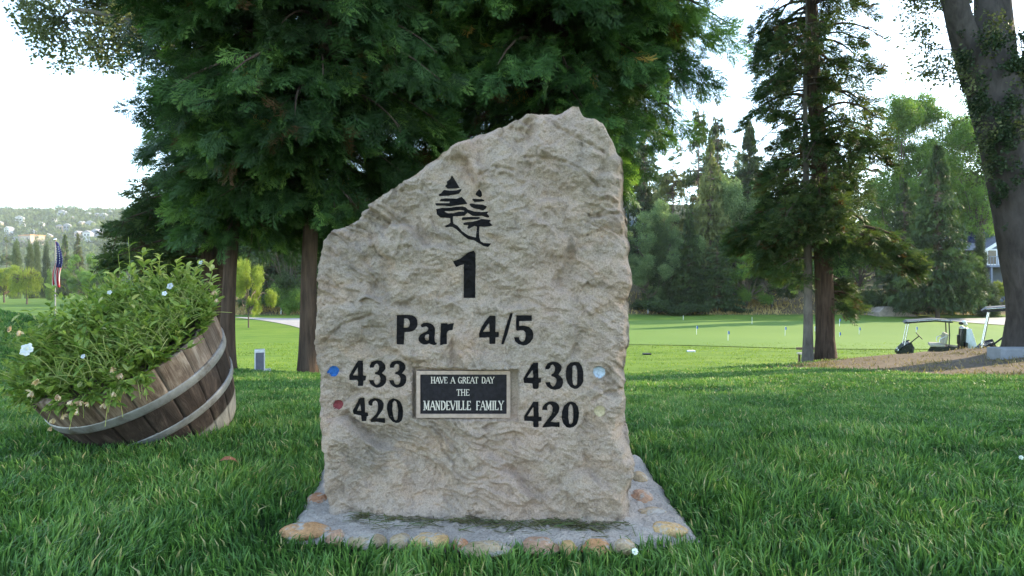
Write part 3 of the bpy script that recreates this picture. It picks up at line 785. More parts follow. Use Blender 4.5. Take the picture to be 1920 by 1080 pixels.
c = mix(nt, 0.6, ramp(nt, na, [(0.3, (0.44, 0.375, 0.325)), (0.7, (0.62, 0.535, 0.465))]), ramp(nt, nb, [(0.34, (0.40, 0.39, 0.38)), (0.5, (1, 1, 1)), (0.68, (1.3, 1.3, 1.3))]), 'MULTIPLY')
bsdf(nt, out, c, 0.95, bump(nt, nb, 1.0, 0.010), spec=0.1)
mb.obj('mortar_bed', m, pad, smooth=True)
def lump(mb, c, r, seed, amp=0.16, nlat=18, nlon=26, f=2.2, fine=0.0):
    la = np.linspace(-np.pi / 2, np.pi / 2, nlat); lo = np.linspace(0, 2 * np.pi, nlon, endpoint=False)
    LA, LO = np.meshgrid(la, lo, indexing='ij')
    d = np.stack([np.cos(LA) * np.cos(LO), np.cos(LA) * np.sin(LO), np.sin(LA)], -1)
    q = d.reshape(-1, 3)
    k = 1 + amp * n3(q + seed * 3.7, f, seed) * 1.6 + fine * n3(q + seed, 9, seed + 2)
    p = q * k[:, None] * np.array(r) + np.array(c)
    i = np.arange(nlat - 1)[:, None] * nlon + np.arange(nlon)[None]; j = np.arange(nlat - 1)[:, None] * nlon + (np.arange(nlon)[None] + 1) % nlon
    mb.add(p, quad=np.stack([i, j, j + nlon, i + nlon], -1).reshape(-1, 4))
cob_cols = [(0.62, 0.33, 0.16), (0.50, 0.36, 0.22), (0.66, 0.42, 0.20), (0.55, 0.27, 0.15), (0.58, 0.34, 0.22), (0.58, 0.42, 0.26)]
def mat_cobble(c):
    m, nt, out = new_mat('cobble_stone'); oc = coords(nt)
    a = noise(nt, 26, 5, 0.65, oc, 0.5); b = noise(nt, 150, 4, 0.7, oc)
    q = ramp(nt, a, [(0.3, tuple(v * .72 for v in c)), (0.5, c), (0.60, (0.50, 0.44, 0.38)), (0.72, (0.55, 0.49, 0.43))])
    q = mix(nt, 0.6, q, ramp(nt, b, [(0.34, (0.5, 0.48, 0.46)), (0.5, (1, 1, 1)), (0.68, (1.2, 1.2, 1.2))]), 'MULTIPLY')
    bsdf(nt, out, q, 0.95, bump(nt, b, 1.0, 0.008), spec=0.1)
    return m
cob_m = [mat_cobble(c) for c in cob_cols]
for k, (px, py, rx, ry, ci) in enumerate([(572, 992, .062, .042, 0), (596, 932, .030, .034, 3), (688, 1008, .044, .034, 1), (808, 1014, .046, .036, 2), (912, 1023, .058, .032, 5), (1013, 1018, .044, .042, 4), (1118, 1020, .034, .030, 0), (1170, 1024, .026, .026, 1), (1204, 928, .030, .044, 4), (1226, 954, .042, .036, 5), (1254, 990, .046, .036, 2), (1198, 893, .026, .034, 1), (752, 1008, .026, .030, 5), (1066, 1020, .020, .030, 2), (862, 1016, .020, .024, 3), (630, 1003, .024, .03, 4)]):
    Y = 0.600 * F / (py - 530); x = (px - 960) / F * Y
    mb = MB(); hm = 0.018 + float(0.013 * fbm(np.array([x * 8]), np.array([Y * 8]), 4, 6)[0]); lump(mb, (x + 0.08, Y - 1.7, hm - 0.006), (rx, ry, 0.016), k + 1, 0.16, f=1.3, fine=0.05)
    mb.obj('cobble', cob_m[ci], pad, smooth=True)

# dried clippings against the foot of the stone
tri2 = np.array([(0, 1, 2), (0, 2, 3)])
n = 650
px = rng.uniform(640, 1188, n); x = (px - 960) / F * 1.42
yy = face_y(x, x * 0 + 0.03) - np.abs(rng.normal(0, 0.016, n)) - 0.004
yy -= (rng.random(n) < 0.2) * rng.random(n) * 0.05
L = rng.uniform(0.02, 0.06, n); a = rng.normal(0, 0.6, n)
d = np.stack([np.cos(a), np.sin(a), rng.normal(0, 0.18, n)], -1)
tv = np.array([(-.5, -.025, 0), (.5, -.012, 0), (.5, .012, 0), (-.5, .025, 0)])
mb = MB()
scatter(mb, tv, tri2, np.stack([x, yy, 0.014 + rng.random(n) * 0.012], -1), frames(d, rnd_unit(n) + [0, -0.5, 1.5]), L, rng.random(n))
M_clip = mat_leaf('dry_clippings', [(0, (0.05, 0.05, 0.022)), (0.5, (0.13, 0.11, 0.05)), (1, (0.08, 0.13, 0.04))], 0.2)
tag(mb.obj('grass_clippings', M_clip), 'dry grass clippings along the foot of the stone', 'clippings', kind='stuff')

# ------------------------------------------------------------------ half barrel planter
BC = Vector((-1.533, 2.313, 0.375)); BN = Vector((-0.2485, -0.5526, 1)).normalized()
barrel = empty('barrel_planter', BC, 'leaning half wine barrel with weathered staves and metal hoops, sunk in the lawn', 'barrel planter')
barrel.rotation_euler = BN.to_track_quat('Z', 'Y').to_euler()
def brad(h): return 0.345 - 0.0484 * (-h) - 0.375 * h * h
NS = 19
mb = MB(); hs = np.linspace(0, -0.46, 24)
th = np.linspace(0, 2 * np.pi, NS * 24, endpoint=False)
ph = (th * NS / (2 * np.pi)) % 1
sid = np.floor(th * NS / (2 * np.pi)).astype(int)
groove = -0.007 * np.exp(-(np.minimum(ph, 1 - ph) / 0.035) ** 2)
seam = np.where(np.minimum(ph, 1 - ph) < 0.03, -1.0, 0.0)
stint = rng.random(NS)[sid]; sout = rng.normal(0, 0.0018, NS)[sid]; stop_ = rng.normal(0, 0.004, NS)[sid]
def bring(h, dr, top=False):
    r = brad(h) + dr + groove + sout
    return np.stack([r * np.cos(th), r * np.sin(th), h + 0 * th + (stop_ if top else 0)], -1)
rgs = [bring(0.0, -0.30), bring(-0.03, -0.035), bring(-0.002, -0.026, True), bring(0.0, -0.022, True), bring(0.0, -0.004, True), bring(-0.004, 0, True)] + [bring(h, 0) for h in hs[1:]] + [bring(-0.46, -0.25)]
rgs[0][:, 2] = -0.05; rgs[0][:, :2] *= 0.2
rg_ = np.array(rgs); k, n = rg_.shape[:2]
i = np.arange(k - 1)[:, None] * n + np.arange(n)[None]; j = np.arange(k - 1)[:, None] * n + (np.arange(n)[None] + 1) % n
mb.add(rg_.reshape(-1, 3), quad=np.stack([i, i + n, j + n, j], -1).reshape(-1, 4), tint=np.tile(np.where(seam < 0, -1.0, stint), k))
m, nt, out = new_mat('weathered_oak_staves')
at = N(nt, 'ShaderNodeAttribute'); at.attribute_name = 'tint'
tr_ = N(nt, 'ShaderNodeMapRange'); nt.links.new(at.outputs['Fac'], tr_.inputs[0]); tr_.inputs[1].default_value = -1
oc = coords(nt); gr = noise(nt, 38, 6, 0.7, coords(nt, 'Object', (1, 1, 0.10)), 0.6); bl = noise(nt, 5, 5, 0.65, oc, 0.5); st = noise(nt, 12, 4, 0.6, coords(nt, 'Object', (1, 1, 0.5)))
sp = N(nt, 'ShaderNodeSeparateXYZ'); nt.links.new(oc, sp.inputs[0])
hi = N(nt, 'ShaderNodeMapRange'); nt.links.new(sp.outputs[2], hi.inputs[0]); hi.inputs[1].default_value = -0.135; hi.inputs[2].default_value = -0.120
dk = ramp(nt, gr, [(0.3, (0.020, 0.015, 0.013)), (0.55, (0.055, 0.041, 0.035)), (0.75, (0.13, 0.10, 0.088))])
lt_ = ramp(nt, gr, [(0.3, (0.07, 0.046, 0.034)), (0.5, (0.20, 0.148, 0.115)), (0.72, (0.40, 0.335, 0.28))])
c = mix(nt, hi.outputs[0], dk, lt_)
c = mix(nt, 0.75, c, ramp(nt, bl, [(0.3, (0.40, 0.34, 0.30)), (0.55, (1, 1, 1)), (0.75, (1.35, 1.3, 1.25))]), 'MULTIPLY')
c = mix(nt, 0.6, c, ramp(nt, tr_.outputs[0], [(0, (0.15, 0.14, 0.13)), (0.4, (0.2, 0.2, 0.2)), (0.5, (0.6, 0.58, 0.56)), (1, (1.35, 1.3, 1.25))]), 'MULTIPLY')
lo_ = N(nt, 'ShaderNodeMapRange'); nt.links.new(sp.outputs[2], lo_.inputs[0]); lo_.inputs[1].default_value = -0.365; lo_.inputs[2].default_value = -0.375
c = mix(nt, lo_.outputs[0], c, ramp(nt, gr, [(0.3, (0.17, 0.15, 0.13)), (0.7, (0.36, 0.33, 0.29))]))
bsdf(nt, out, c, 0.85, bump(nt, gr, 0.7, 0.006), spec=0.2)
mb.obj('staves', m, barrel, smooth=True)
m, nt, out = new_mat('galvanised_hoop')
oc = coords(nt); f = noise(nt, 14, 5, 0.65, oc); g = noise(nt, 70, 4, 0.7, oc)
c = mix(nt, 0.5, ramp(nt, f, [(0.3, (0.13, 0.105, 0.085)), (0.45, (0.26, 0.255, 0.25)), (0.8, (0.40, 0.40, 0.40))]), ramp(nt, g, [(0.3, (0.55, 0.52, 0.5)), (0.6, (1, 1, 1))]), 'MULTIPLY')
bsdf(nt, out, c, 0.55, bump(nt, g, 0.3, 0.002), metal=0.45, spec=0.4)
M_hoop = m
for h0, wd in ((-0.1156, 0.036), (-0.257, 0.032)):
    mb = MB(); pr = []
    for hh, dr in ((h0 + 0.0005, -0.004), (h0, 0.0035), (h0 - 0.003, 0.0045), (h0 - wd + 0.003, 0.0045), (h0 - wd, 0.0035), (h0 - wd - 0.0005, -0.004)):
        pr.append((brad(hh) + dr, hh))
    lathe(mb, pr, 160)
    hp = mb.obj('hoop', M_hoop, barrel, smooth=True)
    rv = MB()
    for a in (-2.25, -2.19):
        c_ = np.array((math.cos(a), math.sin(a), 0)) * (brad(h0 - wd / 2) + 0.005) + np.array((0, 0, h0 - wd / 2))
        lump(rv, c_, (0.005, 0.005, 0.005), 3, 0.02, 8, 10)
    rv.obj('rivet', M_hoop, hp, smooth=True)

# plants in the barrel
ax_u = Vector((0, 0, 1)); e1 = BN.cross(Vector((0, 0, 1))).normalized(); e2 = BN.cross(e1)
bn = np.array(BN); E1 = np.array(e1); E2 = np.array(e2); bc = np.array(BC)
plants = empty('petunia_clump', BC, 'overgrown mass of green petunias with a few white flowers filling the half barrel', 'plants')
def leaf_tpl():
    v = []; t = []
    for x, w_, z in ((0, .02, 0), (.25, .17, .03), (.55, .19, .03), (.82, .10, -.03), (1, .0, -.12)):
        v += [(x, -w_, z + .06 * (w_ > .05)), (x, 0, z), (x, w_, z + .06 * (w_ > .05))]
    for a in range(4):
        b = a * 3
        t += [(b, b + 3, b + 4), (b, b + 4, b + 1), (b + 1, b + 4, b + 5), (b + 1, b + 5, b + 2)]
    return np.array(v), np.array(t)
LV, LT = leaf_tpl()
mb = MB()
M_pet = mat_leaf('petunia_leaves', [(0, (0.06, 0.13, 0.024)), (0.4, (0.17, 0.27, 0.055)), (0.8, (0.33, 0.42, 0.11)), (1, (0.50, 0.50, 0.22))], 0.38, 0.45)
rs = np.random.default_rng(11)
nst = 980
r_ = 0.340 * np.sqrt(rs.random(nst)); a = rs.random(nst) * 2 * np.pi
q = r_[:, None] * (np.cos(a)[:, None] * E1 + np.sin(a)[:, None] * E2)
outd = q / (np.linalg.norm(q, axis=1)[:, None] + 1e-6)
base = bc + q - bn * 0.02
cap_h = 0.128 * (1 - 0.40 * (r_ / 0.34) ** 2) * (1 + 0.30 * np.clip(-q[:, 0] / 0.34, -0.3, 1)) * (1 - 0.25 * np.clip((-q[:, 1] + q[:, 0]) / 0.45, 0, 1)) * rs.uniform(0.75, 1.25, nst) * (1 + 0.6 * gn(q[:, 0] * 7, q[:, 1] * 7, 8))
dirn = bn * 0.75 + np.array([0, 0, 0.55]) + outd * (0.10 + (0.42 - 0.30 * np.clip(-q[:, :1] / 0.34, 0, 1)) * (r_ / 0.34)[:, None] ** 2) + rs.normal(0, 0.22, (nst, 3))
dirn /= np.linalg.norm(dirn, axis=1)[:, None]
sl = cap_h * 1.35
tip_pts = []
for s in range(nst):
    k = 7; tt_ = np.linspace(0, 1, k)[:, None]
    bend = rs.normal(0, 0.25, 3) * sl[s]; bend[2] -= 0.12 * sl[s] * (r_[s] / 0.34) ** 2
    P = base[s] + dirn[s] * sl[s] * tt_ + bend * tt_ ** 2
    if s % 2 == 0: tube(mb, P, np.linspace(0.0018, 0.0010, k), 4, tint=0.75, cap=False)
    nl = rs.integers(8, 13)
    ts = rs.uniform(0.25, 1.0, nl); pos = base[s] + dirn[s] * sl[s] * ts[:, None] + bend * ts[:, None] ** 2
    az = rs.random(nl) * 6.283
    ld = np.stack([np.cos(az), np.sin(az), rs.uniform(-0.25, 0.75, nl)], -1) + dirn[s] * 0.55
    lt2 = np.clip(rs.normal(0.45, 0.2, nl) + 0.22 * (ts - 0.5) + 0.3 * float(gn(base[s][0] * 9, base[s][1] * 9, 4)), 0, 1)
    scatter(mb, LV, LT, pos, frames(ld, rs.normal(0, 0.35, (nl, 3)) + [0, 0, 1.0]), np.stack([rs.uniform(0.020, 0.042, nl)] * 1, -1)[:, 0], lt2)
    tip_pts.append(P[-1])
# long grassy stalks
nb_ = 800
r2 = 0.33 * np.sqrt(rs.random(nb_)); a = rs.random(nb_) * 6.283
q = r2[:, None] * (np.cos(a)[:, None] * E1 + np.sin(a)[:, None] * E2)
p0 = bc + q + bn * 0.05
dd = bn * 0.6 + np.array([0, 0, 0.6]) + rs.normal(0, 0.55, (nb_, 3)); dd /= np.linalg.norm(dd, axis=1)[:, None]
for s in range(nb_):
    L = rs.uniform(0.07, 0.17) * (1.15 if q[s][1] > 0 else 1); t3 = np.linspace(0, 1, 5)[:, None]
    P = p0[s] + dd[s] * L * t3 + np.array([0, 0, -0.35 * L]) * t3 ** 2 + rs.normal(0, 0.1, 3) * L * t3 ** 2
    tube(mb, P, np.linspace(0.0021, 0.0009, 5), 4, tint=rs.uniform(0.55, 1.0), cap=False)
# tall shoots at the back
for px, py, Y in ((268, 470, 2.5), (300, 476, 2.45), (330, 486, 2.5), (372, 492, 2.4), (392, 498, 2.35), (245, 500, 2.45), (350, 500, 2.5), (215, 510, 2.4), (284, 492, 2.42)):
    tp = np.array(W(px, py, Y)); b0 = tp - np.array([rs.normal(0, .02), rs.normal(0, .02) - 0.03, 0.16]); tt_ = np.linspace(0, 1, 6)[:, None]
    P = b0 + (tp - b0) * tt_ + rs.normal(0, 0.006, (6, 3)); tube(mb, P, 0.0018, 4, tint=0.8, cap=False)
    nl = 16; ts = rs.uniform(0.3, 1, nl); az = rs.random(nl) * 6.28
    scatter(mb, LV, LT, b0 + (tp - b0) * ts[:, None], frames(np.stack([np.cos(az), np.sin(az), rs.uniform(0.3, 1.2, nl)], -1), np.tile([0, 0, 1.], (nl, 1)) + rs.normal(0, .3, (nl, 3))), rs.uniform(0.03, 0.05, nl), rs.uniform(0.5, 1, nl))
# trailing stems over the near-left rim
trail_tips = []
for s in range(30):
    an = rs.uniform(0, 1)
    # rim point on the near left arc
    ang = rs.uniform(0.5, 2.3)
    rim = bc + 0.345 * (math.cos(ang) * np.array([-0.80, -0.05, -0.24]) / 0.84 + math.sin(ang) * np.array([0.35, -0.72, -0.38]) / 0.89)
    od = rim - bc; od /= np.linalg.norm(od)
    L = rs.uniform(0.03, 0.085); tt_ = np.linspace(0, 1, 6)[:, None]
    P = rim + bn * 0.03 + od * L * 0.8 * tt_ + np.array([0, 0, -1.0]) * L * tt_ ** 2 * rs.uniform(0.5, 1.1) + rs.normal(0, 0.02, 3) * tt_
    tube(mb, P, np.linspace(0.0016, 0.0010, 6), 4, tint=rs.uniform(0.7, 1), cap=False)
    nl = 9; ts = rs.uniform(0.0, 0.8, nl); pos = rim + bn * 0.03 + od * L * 0.8 * ts[:, None] + np.array([0, 0, -0.8]) * L * ts[:, None] ** 2
    scatter(mb, LV, LT, pos, frames(rs.normal(0, 0.7, (nl, 3)) + od + [0, 0, 0.1], rs.normal(0, 0.4, (nl, 3)) + [0, 0, 1] + od * 0.4), rs.uniform(0.024, 0.045, nl), rs.uniform(0.2, 0.75, nl))
    trail_tips.append((P[-1], P[-1] - P[-2]))
mb.v = [v_ - bc for v_ in mb.v]
mb.obj('foliage', M_pet, plants)
M_white = mat_leaf('white_petals', [(0, (0.62, 0.66, 0.75)), (1, (0.80, 0.82, 0.86))], 0.3, 0.6)
M_dead = mat_leaf('dried_petals', [(0, (0.30, 0.19, 0.11)), (0.5, (0.48, 0.36, 0.22)), (1, (0.62, 0.52, 0.38))], 0.25, 0.8)
def bloom(pos, axis, r, mat, name, droop=0.0):
    mb = MB(); axis = Vector(axis).normalized(); Mx = np.array(axis.to_track_quat('Z', 'Y').to_matrix())
    n = 40; th = np.linspace(0, 2 * np.pi, n, endpoint=False)
    V_ = [np.array([[0, 0, -r * 1.0]])]
    for s, z in ((0.10, -0.9), (0.16, -0.4), (0.30, -0.10), (0.7, 0.10), (1.0, 0.06)):
        rr = r * s * (1 + 0.10 * np.cos(5 * th) * s); zz = r * (z + 0.10 * s * np.sin(th * 10 + s) - droop * s * s)
        V_.append(np.stack([rr * np.cos(th), rr * np.sin(th), zz + 0 * th], -1))
    vv = np.concatenate(V_) @ Mx.T + np.array(pos) - bc
    t = [(0, 1 + a, 1 + (a + 1) % n) for a in range(n)]
    q = [(1 + k * n + a, 1 + k * n + (a + 1) % n, 1 + (k + 1) * n + (a + 1) % n, 1 + (k + 1) * n + a) for k in range(4) for a in range(n)]
    mb.add(vv, tri=t, quad=q, tint=rs.random())
    return mb.obj(name, mat, plants, smooth=True)
for px, py, Y, r in ((48, 655, 1.93, 0.021), (318, 536, 2.22, 0.012), (308, 550, 2.2, 0.009), (205, 548, 2.2, 0.008), (376, 492, 2.38, 0.008), (155, 668, 1.86, 0.007)):
    bloom(W(px, py, Y), (rs.normal(0, .3), -0.9, 0.35), r, M_white, 'white_flower', 0.25)
def dead(pos, d, r):
    mb = MB(); n = 9; d = d / np.linalg.norm(d)
    a = rs.normal(0, 0.5, (n, 3)) + d
    scatter(mb, np.array([(0, -.12, 0), (.6, -.22, .05), (1, 0, -.06), (.6, .22, .05), (0, .12, 0)]), np.array([(0, 1, 3), (1, 2, 3), (0, 3, 4)]), np.tile(pos - bc, (n, 1)), frames(a, rnd_unit(n, rs)), np.full(n, r), rs.random(n))
    mb.obj('dried_bloom', M_dead, plants)
for k, (px, py) in enumerate([(118, 778), (96, 800), (132, 752), (145, 770), (165, 755), (195, 757), (212, 735), (227, 700), (150, 752), (100, 785), (70, 712), (210, 690), (402, 545), (406, 560), (60, 735), (107, 740), (20, 612), (35, 620)]):
    Y = 1.80 + 0.0 * px
    if px > 380: Y = 2.19
    elif px < 80: Y = 1.90
    else: Y = 1.765 + 0.0006 * max(0, px - 100)
    dead(np.array(W(px, py, Y)), np.array([rs.normal(0, .3), -0.3, -0.9]), rs.uniform(0.014, 0.022))

# ------------------------------------------------------------------ lawn blades
def blades(name, n_try, r0, r1, dens_w, length, width, seed, mat, label, wide=1.02):
    r = np.random.default_rng(seed)
    t = r.uniform(-wide, wide, n_try)
    Y = np.sqrt(r.uniform(r0 * r0, r1 * r1, n_try))
    x = t * (Y + 0.9); keep = np.ones(n_try, bool)
    d = pad_in(x, Y) + 0.014 * fbm(x * 7, Y * 7, 3, 3)
    keep &= d < np.where(Y < 1.42, -0.002, 0.006)
    lb = ((x - BC.x - 0.045) / 0.29) ** 2 + ((Y - BC.y - 0.12) / 0.30) ** 2
    keep &= lb > 1
    keep &= r.random(n_try) > dirt_mask(x, Y) * 1.15
    cy = np.interp(x, CX, CY); keep &= Y < cy + 2.5
    x, Y = x[keep], Y[keep]; n = len(x)
    z = ground(x, Y)
    patch = fbm(x * 1.7, Y * 1.7, 3, seed + 1); cl = fbm(x * 9, Y * 9, 2, seed + 2)
    L = length * r.uniform(0.55, 1.25, n) * (1 + 0.25 * patch + 0.30 * cl)
    L = L * (0.72 + 0.28 * sstep(0.0, 0.22, -pad_in(x, Y) + 0.15 * (Y > 1.5)))
    az = r.random(n) * 6.283; lean = np.abs(r.normal(0.34, 0.22, n))
    cmb = fbm(x * 3.5 + 7, Y * 3.5, 2, seed + 3) * 9
    lx = np.cos(az) * lean + 0.30 * np.cos(cmb); ly = np.sin(az) * lean + 0.30 * np.sin(cmb)
    b = np.stack([x, Y, z - 0.006], -1)
    mid = b + np.stack([lx * 0.35, ly * 0.35, 0 * lx + 0.62], -1) * L[:, None]
    tip = b + np.stack([lx * 1.0, ly * 1.0, 1.02 - 0.38 * np.hypot(lx, ly)], -1) * L[:, None]
    wa = r.random(n) * 6.283; w_ = width * r.uniform(0.65, 1.35, n)
    wv = np.stack([np.cos(wa), np.sin(wa), 0 * wa], -1) * w_[:, None] * 0.5
    V_ = np.stack([b - wv, b + wv, mid - wv * 0.9, mid + wv * 0.9, tip], 1).reshape(-1, 3)
    o = (np.arange(n) * 5)[:, None, None]
    T = (np.array([(0, 1, 3), (0, 3, 2), (2, 3, 4)])[None] + o).reshape(-1, 3)
    tint = np.clip(0.46 + r.normal(0, 0.17, n) + 0.36 * patch + 0.12 * cl, 0, 0.93)
    dry = r.random(n) < 0.035 + 0.05 * (patch > 0.35); tint = np.where(dry, 1.0, tint)
    tt_ = np.stack([tint - 0.12, tint - 0.12, tint, tint, np.minimum(tint + 0.06, 1)], 1).ravel()
    return V_, T, np.clip(tt_, 0, 1)
M_blade = mat_leaf('lawn_blades', [(0, (0.022, 0.060, 0.015)), (0.35, (0.062, 0.152, 0.036)), (0.65, (0.125, 0.245, 0.060)), (0.94, (0.25, 0.36, 0.09)), (1.0, (0.44, 0.38, 0.19))], 0.34, 0.42, tmul=1.2)
mb = MB()
for args in ((140000, 0.62, 2.2, 0, 0.054, 0.0040, 101), (270000, 2.1, 4.2, 0, 0.053, 0.0052, 102), (250000, 4.1, 8.5, 0, 0.050, 0.0082, 103), (110000, 8.4, 15, 0, 0.047, 0.014, 104)):
    V_, T, tt_ = blades('lawn', *args, None, None); mb.add(V_, tri=T, tint=tt_)
tag(mb.obj('lawn_grass', M_blade), 'thick dark green lawn grass around the stone', 'grass', kind='stuff')
# tufts on the bare soil
r = np.random.default_rng(5)
x = r.uniform(3.6, 14, 60000); Y = r.uniform(5.8, 13.2, 60000)
kp = (r.random(60000) < 0.04 + 0.45 * sstep(-0.05, 0.3, fbm(x * 1.3, Y * 1.3, 3, 44))) & (dirt_mask(x, Y) > 0.3); x, Y = x[kp], Y[kp]; n = len(x)
mb = MB(); L = r.uniform(0.03, 0.07, n)
scatter(mb, np.array([(0, -.1, 0), (0, .1, 0), (.7, .07, .12), (1, 0, .05)]), np.array([(0, 1, 2), (0, 2, 3)]), np.stack([x, Y, ground(x, Y)], -1), frames(r.normal(0, .55, (n, 3)) + [0, 0, .8], rnd_unit(n, r)), L, r.random(n))
M_dry = mat_leaf('dry_grass', [(0, (0.10, 0.10, 0.045)), (0.5, (0.24, 0.19, 0.09)), (1, (0.36, 0.28, 0.14))], 0.25)
tag(mb.obj('dry_tufts', M_dry), 'sparse dry tufts on the bare soil below the oak', 'grass', kind='stuff')
# rough lower lawn texture and golden strip beyond the path
x = r.uniform(-26, 22, 90000); Y = r.uniform(17, 31, 90000)
kp = (np.abs(x / Y) < 1) & (r.random(90000) < 0.35 + 0.9 * fbm(x * 0.5, Y * 1.2, 3, 46)); x, Y = x[kp], Y[kp]; n = len(x)
mb = MB()
scatter(mb, np.array([(0, -.16, 0), (0, .16, 0), (.7, .1, .12), (1, 0, .05)]), np.array([(0, 1, 2), (0, 2, 3)]), np.stack([x, Y, ground(x, Y)], -1), frames(r.normal(0, .45, (n, 3)) + [0, 0, .8], rnd_unit(n, r)), r.uniform(0.04, 0.09, n), np.clip(0.5 + 0.8 * fbm(x * 0.4, Y * 0.9, 3, 48) + r.normal(0, .12, n), 0, 1))
M_rough = mat_leaf('rough_grass', [(0, (0.06, 0.12, 0.018)), (0.5, (0.15, 0.24, 0.03)), (1, (0.25, 0.32, 0.05))], 0.35)
tag(mb.obj('rough_grass', M_rough), 'bright rough grass on the bank below the lawn', 'grass', kind='stuff')
x = r.uniform(-34, 46, 60000); Y = r.uniform(57.5, 68, 60000)
kp = (x / Y > -0.56) & (r.random(60000) < 0.06 + 0.8 * np.clip(fbm(x * 0.15, Y * 0.2, 3, 47) - 0.15 + 0.55 * (x < -14) + 0.35 * ((x > 20) & (x < 30)), 0, 1)); x, Y = x[kp], Y[kp]; n = len(x)
mb = MB()
scatter(mb, np.array([(0, -.14, 0), (0, .14, 0), (1, 0, .05)]), np.array([(0, 1, 2)]), np.stack([x, Y, ground(x, Y)], -1), frames(r.normal(0, .4, (n, 3)) + [0, 0, .8], rnd_unit(n, r)), r.uniform(0.25, 0.55, n), r.random(n))
M_gold = mat_leaf('golden_grass', [(0, (0.20, 0.16, 0.07)), (0.5, (0.36, 0.26, 0.11)), (1, (0.48, 0.35, 0.15))], 0.3)
tag(mb.obj('golden_grass', M_gold), 'strip of tall golden dry grass along the foot of the wooded bank', 'grass', kind='stuff')
#@@TREES@@
# ------------------------------------------------------------------ foliage templates
def spray_hi(seed):
    r = np.random.default_rng(seed); v = []; t = []
    def strip(p, q, w0, w1, nrm):
        d = q - p; s = np.cross(nrm, d); s /= np.linalg.norm(s) + 1e-9
        k = len(v); v.extend([p - s * w0, p + s * w0, q + s * w1, q - s * w1]); t.extend([(k, k + 1, k + 2), (k, k + 2, k + 3)])
    def tri(p, q, w0, nrm):
        d = q - p; s = np.cross(nrm, d); s /= np.linalg.norm(s) + 1e-9
        k = len(v); mpt = p + d * 0.4; v.extend([p, mpt + s * w0, q, mpt - s * w0]); t.extend([(k, k + 1, k + 2), (k, k + 2, k + 3)])
    ax = lambda s: np.array([s, 0.06 * math.sin(s * 3 + seed), -0.22 * s * s])
    up = np.array([0, 0, 1.0])
    ks = np.linspace(0, 1, 5)
    for a, b in zip(ks[:-1], ks[1:]): strip(ax(a), ax(b), 0.013 * (1.2 - a), 0.013 * (1.2 - b), up)
    n = 11
    for i in range(n):
        for sg in (-1, 1):
            s = 0.08 + 0.86 * (i + 0.5 * (sg > 0)) / n
            L = (0.42 * (1 - s) ** 0.8 + 0.13) * r.uniform(0.75, 1.2)
            an = sg * r.uniform(0.55, 0.95); p = ax(s)
            d = np.array([math.cos(an), math.sin(an), r.normal(-0.18, 0.2)]); nr = up + r.normal(0, 0.3, 3)
            q = p + d * L
            tri(p, q, 0.016, nr)
            for j in range(2 if L < 0.3 else 3):
                for s2 in (-1, 1):
                    f = 0.25 + 0.22 * j + 0.08 * (s2 > 0); a2 = an + s2 * r.uniform(0.45, 0.8); pp = p + d * L * f
                    dd = np.array([math.cos(a2), math.sin(a2), r.normal(-0.2, 0.25)])
                    tri(pp, pp + dd * L * r.uniform(0.28, 0.45), 0.013, nr)
    v = np.array(v); return v, np.array(t), 0.34 * (np.hypot(v[:, 0], v[:, 1]) - 0.55)
def spray_md(seed, n=7, w=0.05):
    r = np.random.default_rng(seed); v = []; t = []
    up = np.array([0, 0, 1.0])
    for i in range(n):
        for sg in (-1, 1):
            s = 0.02 + 0.9 * (i + 0.5 * (sg > 0)) / n
            L = (0.45 * (1 - s) + 0.18) * r.uniform(0.7, 1.25); an = sg * r.uniform(0.35, 0.9)
            p = np.array([s * 0.8, 0, -0.2 * s * s]); d = np.array([math.cos(an), math.sin(an), r.normal(-0.15, 0.25)])
            q = p + d * L; sd = np.cross(up + r.normal(0, .4, 3), d); sd /= np.linalg.norm(sd)
            k = len(v); m_ = p + d * L * 0.45
            v.extend([p, m_ + sd * w, q, m_ - sd * w]); t.extend([(k, k + 1, k + 2), (k, k + 2, k + 3)])
    return np.array(v), np.array(t)
def spray_lo(seed, n=7, w=0.10):
    r = np.random.default_rng(seed); v = []; t = []
    for i in range(n):
        an = r.uniform(-0.9, 0.9); p = np.array([r.uniform(-.1, .45), r.normal(0, .08), r.normal(0, .06)])
        d = np.array([math.cos(an), math.sin(an), r.normal(-0.15, 0.3)]); L = r.uniform(.4, .75)
        sd = np.cross(r.normal(0, .5, 3) + [0, 0, 1], d); sd /= np.linalg.norm(sd); k = len(v)
        v.extend([p + sd * w * .6, p - sd * w * .6, p + d * L]); t.append((k, k + 1, k + 2))
    return np.array(v), np.array(t)
def leaf_clump(seed, n=14, leaf=0.32, w=0.11):
    r = np.random.default_rng(seed); v = []; t = []
    for i in range(n):
        p = r.normal(0, 0.42, 3); d = rnd_unit(1, r)[0] + np.array([0, 0, -0.2]); d /= np.linalg.norm(d)
        sd = np.cross(r.normal(0, 1, 3), d); sd /= np.linalg.norm(sd); k = len(v); L = leaf * r.uniform(.7, 1.3); m_ = p + d * L * .5
        v.extend([p, m_ + sd * w, p + d * L, m_ - sd * w]); t.extend([(k, k + 1, k + 2), (k, k + 2, k + 3)])
    return np.array(v), np.array(t)
SP_HI = [spray_hi(k) for k in range(5)]
SP_MD = [spray_md(k) for k in range(4)]
SP_MF = [spray_md(k, 8, 0.035) for k in range(4)]
SP_LO = [spray_lo(k) for k in range(4)]
CL = [leaf_clump(k) for k in range(4)]
def put(mb, tpls, pos, M, scale, tint, r):
    c_ = r.integers(0, len(tpls), len(pos))
    for k, tp in enumerate(tpls):
        s = c_ == k
        scatter(mb, tp[0], tp[1], pos[s], M[s], scale[s], tint[s], tvt=tp[2] if len(tp) > 2 else None)

